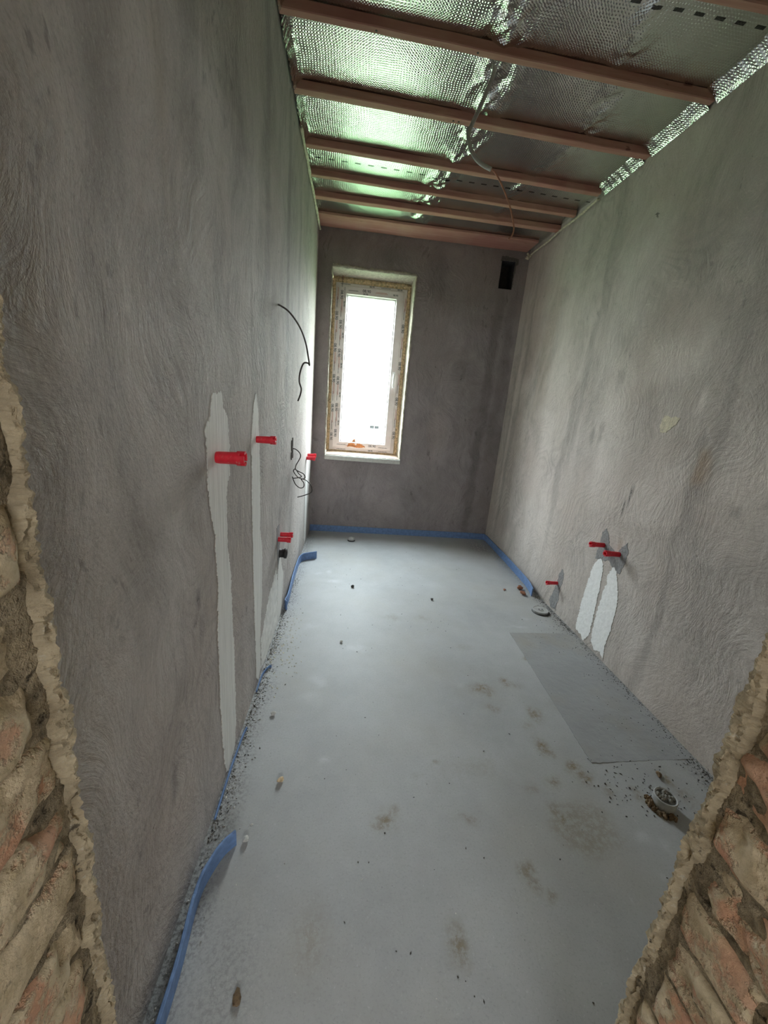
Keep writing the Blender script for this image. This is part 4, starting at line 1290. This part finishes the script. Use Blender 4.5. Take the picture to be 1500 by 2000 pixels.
root = empty('pipe_stub', (1.675, 1.045, 0))
bm = bmesh.new()
lathe(bm, [(0.0, .040), (.042, .040), (.044, .038), (.042, .034), (.030, .033), (.027, 0.0)], (0, 0, 1), (0, 0, 0), 36, caps=False)
from_bm('pipe_rim', bm, MAT_GREY_PVC, root, smooth=False)
bm = bmesh.new()
for k in range(26):
    an, rr = rb.uniform(0, 6.28), rb.uniform(0, .027)
    bmesh.ops.create_icosphere(bm, subdivisions=1, radius=rb.uniform(.004, .011), matrix=Matrix.Translation((rr * math.cos(an), rr * math.sin(an), .032 + rb.uniform(0, .008))))
from_bm('pipe_mud', bm, MAT_CRUMB_G, root)
bm = bmesh.new()
for k in range(46):
    an = rb.uniform(2.5, 4.9)
    rr = rb.uniform(.044, .060)
    s = rb.uniform(.004, .009)
    mtx = Matrix.Translation((rr * math.cos(an), rr * math.sin(an), s * .5)) @ Matrix.Rotation(rb.uniform(0, 3), 4, 'Z') @ Matrix.Diagonal((1.4, .8, .9 + rb.random(), 1))
    bmesh.ops.create_icosphere(bm, subdivisions=1, radius=s, matrix=mtx)
from_bm('mortar_collar', bm, MAT_MUD, root)
tag(root, 'open pipe stub with brown mortar round it, near the right brick reveal', 'drain pipe')

root = empty('pipe_stub', (0.465, 3.843, 0))
bm = bmesh.new()
lathe(bm, [(0.0, .034), (.030, .034), (.032, .031), (.028, .027), (.022, .026), (.020, 0.0)], (0, 0, 1), (0, 0, 0), 28, caps=False)
from_bm('pipe_rim', bm, MAT_GREY_PVC, root)
bm = bmesh.new()
lathe(bm, [(0.001, .040), (.008, .038), (.012, .0345)], (0, 0, 1), (0, 0, 0), 28, caps=False)
from_bm('rubber_ring', bm, MAT_BLACK, root)
tag(root, 'small grey pipe stub standing in the floor below the window', 'drain pipe')


# ------------------------------------------------------------------ rubble and crumbs
def chunk(name, loc, size, mat, label, cat, seed, squash=(1, 1, .7)):
    bm = bmesh.new()
    bmesh.ops.create_icosphere(bm, subdivisions=2, radius=1)
    r_ = random.Random(seed)
    cuts = [(Vector((r_.uniform(-1, 1), r_.uniform(-1, 1), r_.uniform(-.6, 1))).normalized(), r_.uniform(.45, .8)) for _ in range(9)]
    for v in bm.verts:
        for nrm, d in cuts:
            k = v.co.dot(nrm)
            if k > d: v.co -= nrm * (k - d)
        v.co = Vector((v.co.x * squash[0], v.co.y * squash[1], v.co.z * squash[2])) * size * (1 + 0.12 * r_.uniform(-1, 1))
    zmin = min(v.co.z for v in bm.verts)
    for v in bm.verts: v.co.z -= zmin
    o = from_bm(name, bm, mat)
    o.location = loc
    o.rotation_euler = (0, 0, r_.uniform(0, 6))
    return tag(o, label, cat)


chunk('brick_fragment', (1.885, 2.865, 0), .030, MAT_RUBBLE, 'orange brick fragment touching the blue strip, farther of two', 'rubble', 5)
chunk('brick_fragment', (1.865, 2.765, 0), .030, MAT_RUBBLE, 'flat reddish brick fragment by the end of the blue strip, nearer of two', 'rubble', 8, (1.4, .8, .5))
chunk('brick_fragment', (1.74, 2.84, 0), .014, MAT_RUBBLE, 'small dark brick crumb left of the two orange brick fragments', 'rubble', 9, (1.6, .8, .5))
chunk('mortar_lump', (0.115, 1.48, 0), .014, MAT_CRUMB_L, 'white plaster lump on the floor beside the widest white filler strip', 'rubble', 12)
chunk('mortar_lump', (0.205, 1.155, 0), .014, MAT_FOAM, 'tan mortar lump on the floor in front of the widest white filler strip', 'rubble', 13, (1.3, .9, .7))
chunk('mortar_lump', (1.755, 1.17, 0), .014, MAT_MUD, 'dark brown mortar lump on the floor behind the muddy pipe stub', 'rubble', 14, (1, 1.5, .6))
chunk('mortar_lump', (0.475, 2.78, 0), .016, MAT_CRUMB_D, 'small dark lump alone on the far pale floor', 'rubble', 15)
chunk('mortar_lump', (0.41, 2.05, 0), .010, MAT_CRUMB_L, 'small white plaster crumb on the floor beyond the pale smear at left', 'rubble', 16)
chunk('mortar_lump', (0.20, 0.60, 0), .012, MAT_MUD, 'small brown lump in front of the blue strip nearest the doorway', 'rubble', 17, (1, 1.5, .6))
chunk('mortar_lump', (0.305, 0.44, 0), .012, MAT_MUD, 'brown lump lowest on the floor at the bottom left', 'rubble', 18, (1, 1.6, .6))
chunk('mortar_lump', (0.128, 0.952, 0), .013, MAT_CRUMB_L, 'pale crumbling lump at the curled tip of the nearest blue strip', 'rubble', 19)
chunk('mortar_lump', (1.08, 2.62, 0), .012, MAT_CRUMB_D, 'small dark pebble in the middle of the far floor', 'rubble', 20)


def crumbs(name, sets, label):
    """sets: list of (points, material); nobody could count these: one object"""
    V_, F_, MI = [], [], []
    oct_f = [(0, 2, 4), (2, 1, 4), (1, 3, 4), (3, 0, 4), (2, 0, 5), (1, 2, 5), (3, 1, 5), (0, 3, 5)]
    for mi, (pts, _) in enumerate(sets):
        for (x, y, s) in pts:
            b0 = len(V_)
            a = rb.uniform(0, 6.28)
            ca, sa = math.cos(a), math.sin(a)
            l1, l2, l3 = s * rb.uniform(.8, 1.8), s * rb.uniform(.5, 1), s * rb.uniform(.4, .9)
            for (u, v, w) in ((l1, 0, 0), (-l1, 0, 0), (0, l2, 0), (0, -l2, 0), (rb.uniform(-.3, .3) * s, 0, l3), (0, 0, -l3 * .3)):
                V_.append((x + u * ca - v * sa, y + u * sa + v * ca, w + l3 * .3))
            F_ += [tuple(b0 + i for i in f) for f in oct_f]
            MI += [mi] * 8
    o = mesh(name, V_, F_, [m_ for _, m_ in sets])
    o.data.polygons.foreach_set('material_index', MI)
    return tag(o, label, 'debris', kind='stuff')


def edge_pts(side, n, smin, smax, spread, y0=0.42, y1=4.0):
    r = []
    for _ in range(n):
        y = rb.uniform(y0, y1)
        d = min(rb.expovariate(1 / spread), .30) + .010
        r.append((d if side == 0 else W - d, y, rb.uniform(smin, smax)))
    return r


U = rb.uniform
crumbs('crumbs', [(edge_pts(0, 900, .0012, .0042, .02, .95, 2.9) + edge_pts(0, 160, .001, .003, .08), MAT_CRUMB_G),
                  (edge_pts(0, 260, .0015, .0045, .014, .95, 2.4), MAT_CRUMB_D),
                  (edge_pts(0, 150, .0015, .005, .02, .42, 2.6), MAT_CRUMB_L),
                  ([(abs(rb.gauss(0.07, .05)) + .01, rb.gauss(1.98, .14), U(.0015, .005)) for _ in range(160)], MAT_BEAD)],
       'grey and pale mortar crumbs lying along the foot of the left wall')
crumbs('crumbs', [(edge_pts(1, 1000, .0015, .0045, .020, .8, 2.75) + edge_pts(1, 320, .0015, .004, .13, 1.0, 2.4), MAT_CRUMB_D),
                  (edge_pts(1, 160, .0015, .004, .03, .8, 4.0) + [(min(rb.gauss(1.82, .06), 1.96), rb.gauss(3.85, .09), U(.002, .006)) for _ in range(70)], MAT_CRUMB_L)],
       'dark mortar crumbs lying along the foot of the right wall')
crumbs('crumbs', [([(rb.gauss(1.62, .10), rb.gauss(1.12, .06), U(.0015, .005)) for _ in range(110)] + [(U(.32, 1.55), U(.45, 3.9), U(.0012, .0035)) for _ in range(150)], MAT_CRUMB_D),
                  ([(U(.32, 1.55), U(.45, 3.9), U(.0012, .003)) for _ in range(70)], MAT_CRUMB_L)],
       'specks of grit scattered across the open floor and round the muddy pipe stub')
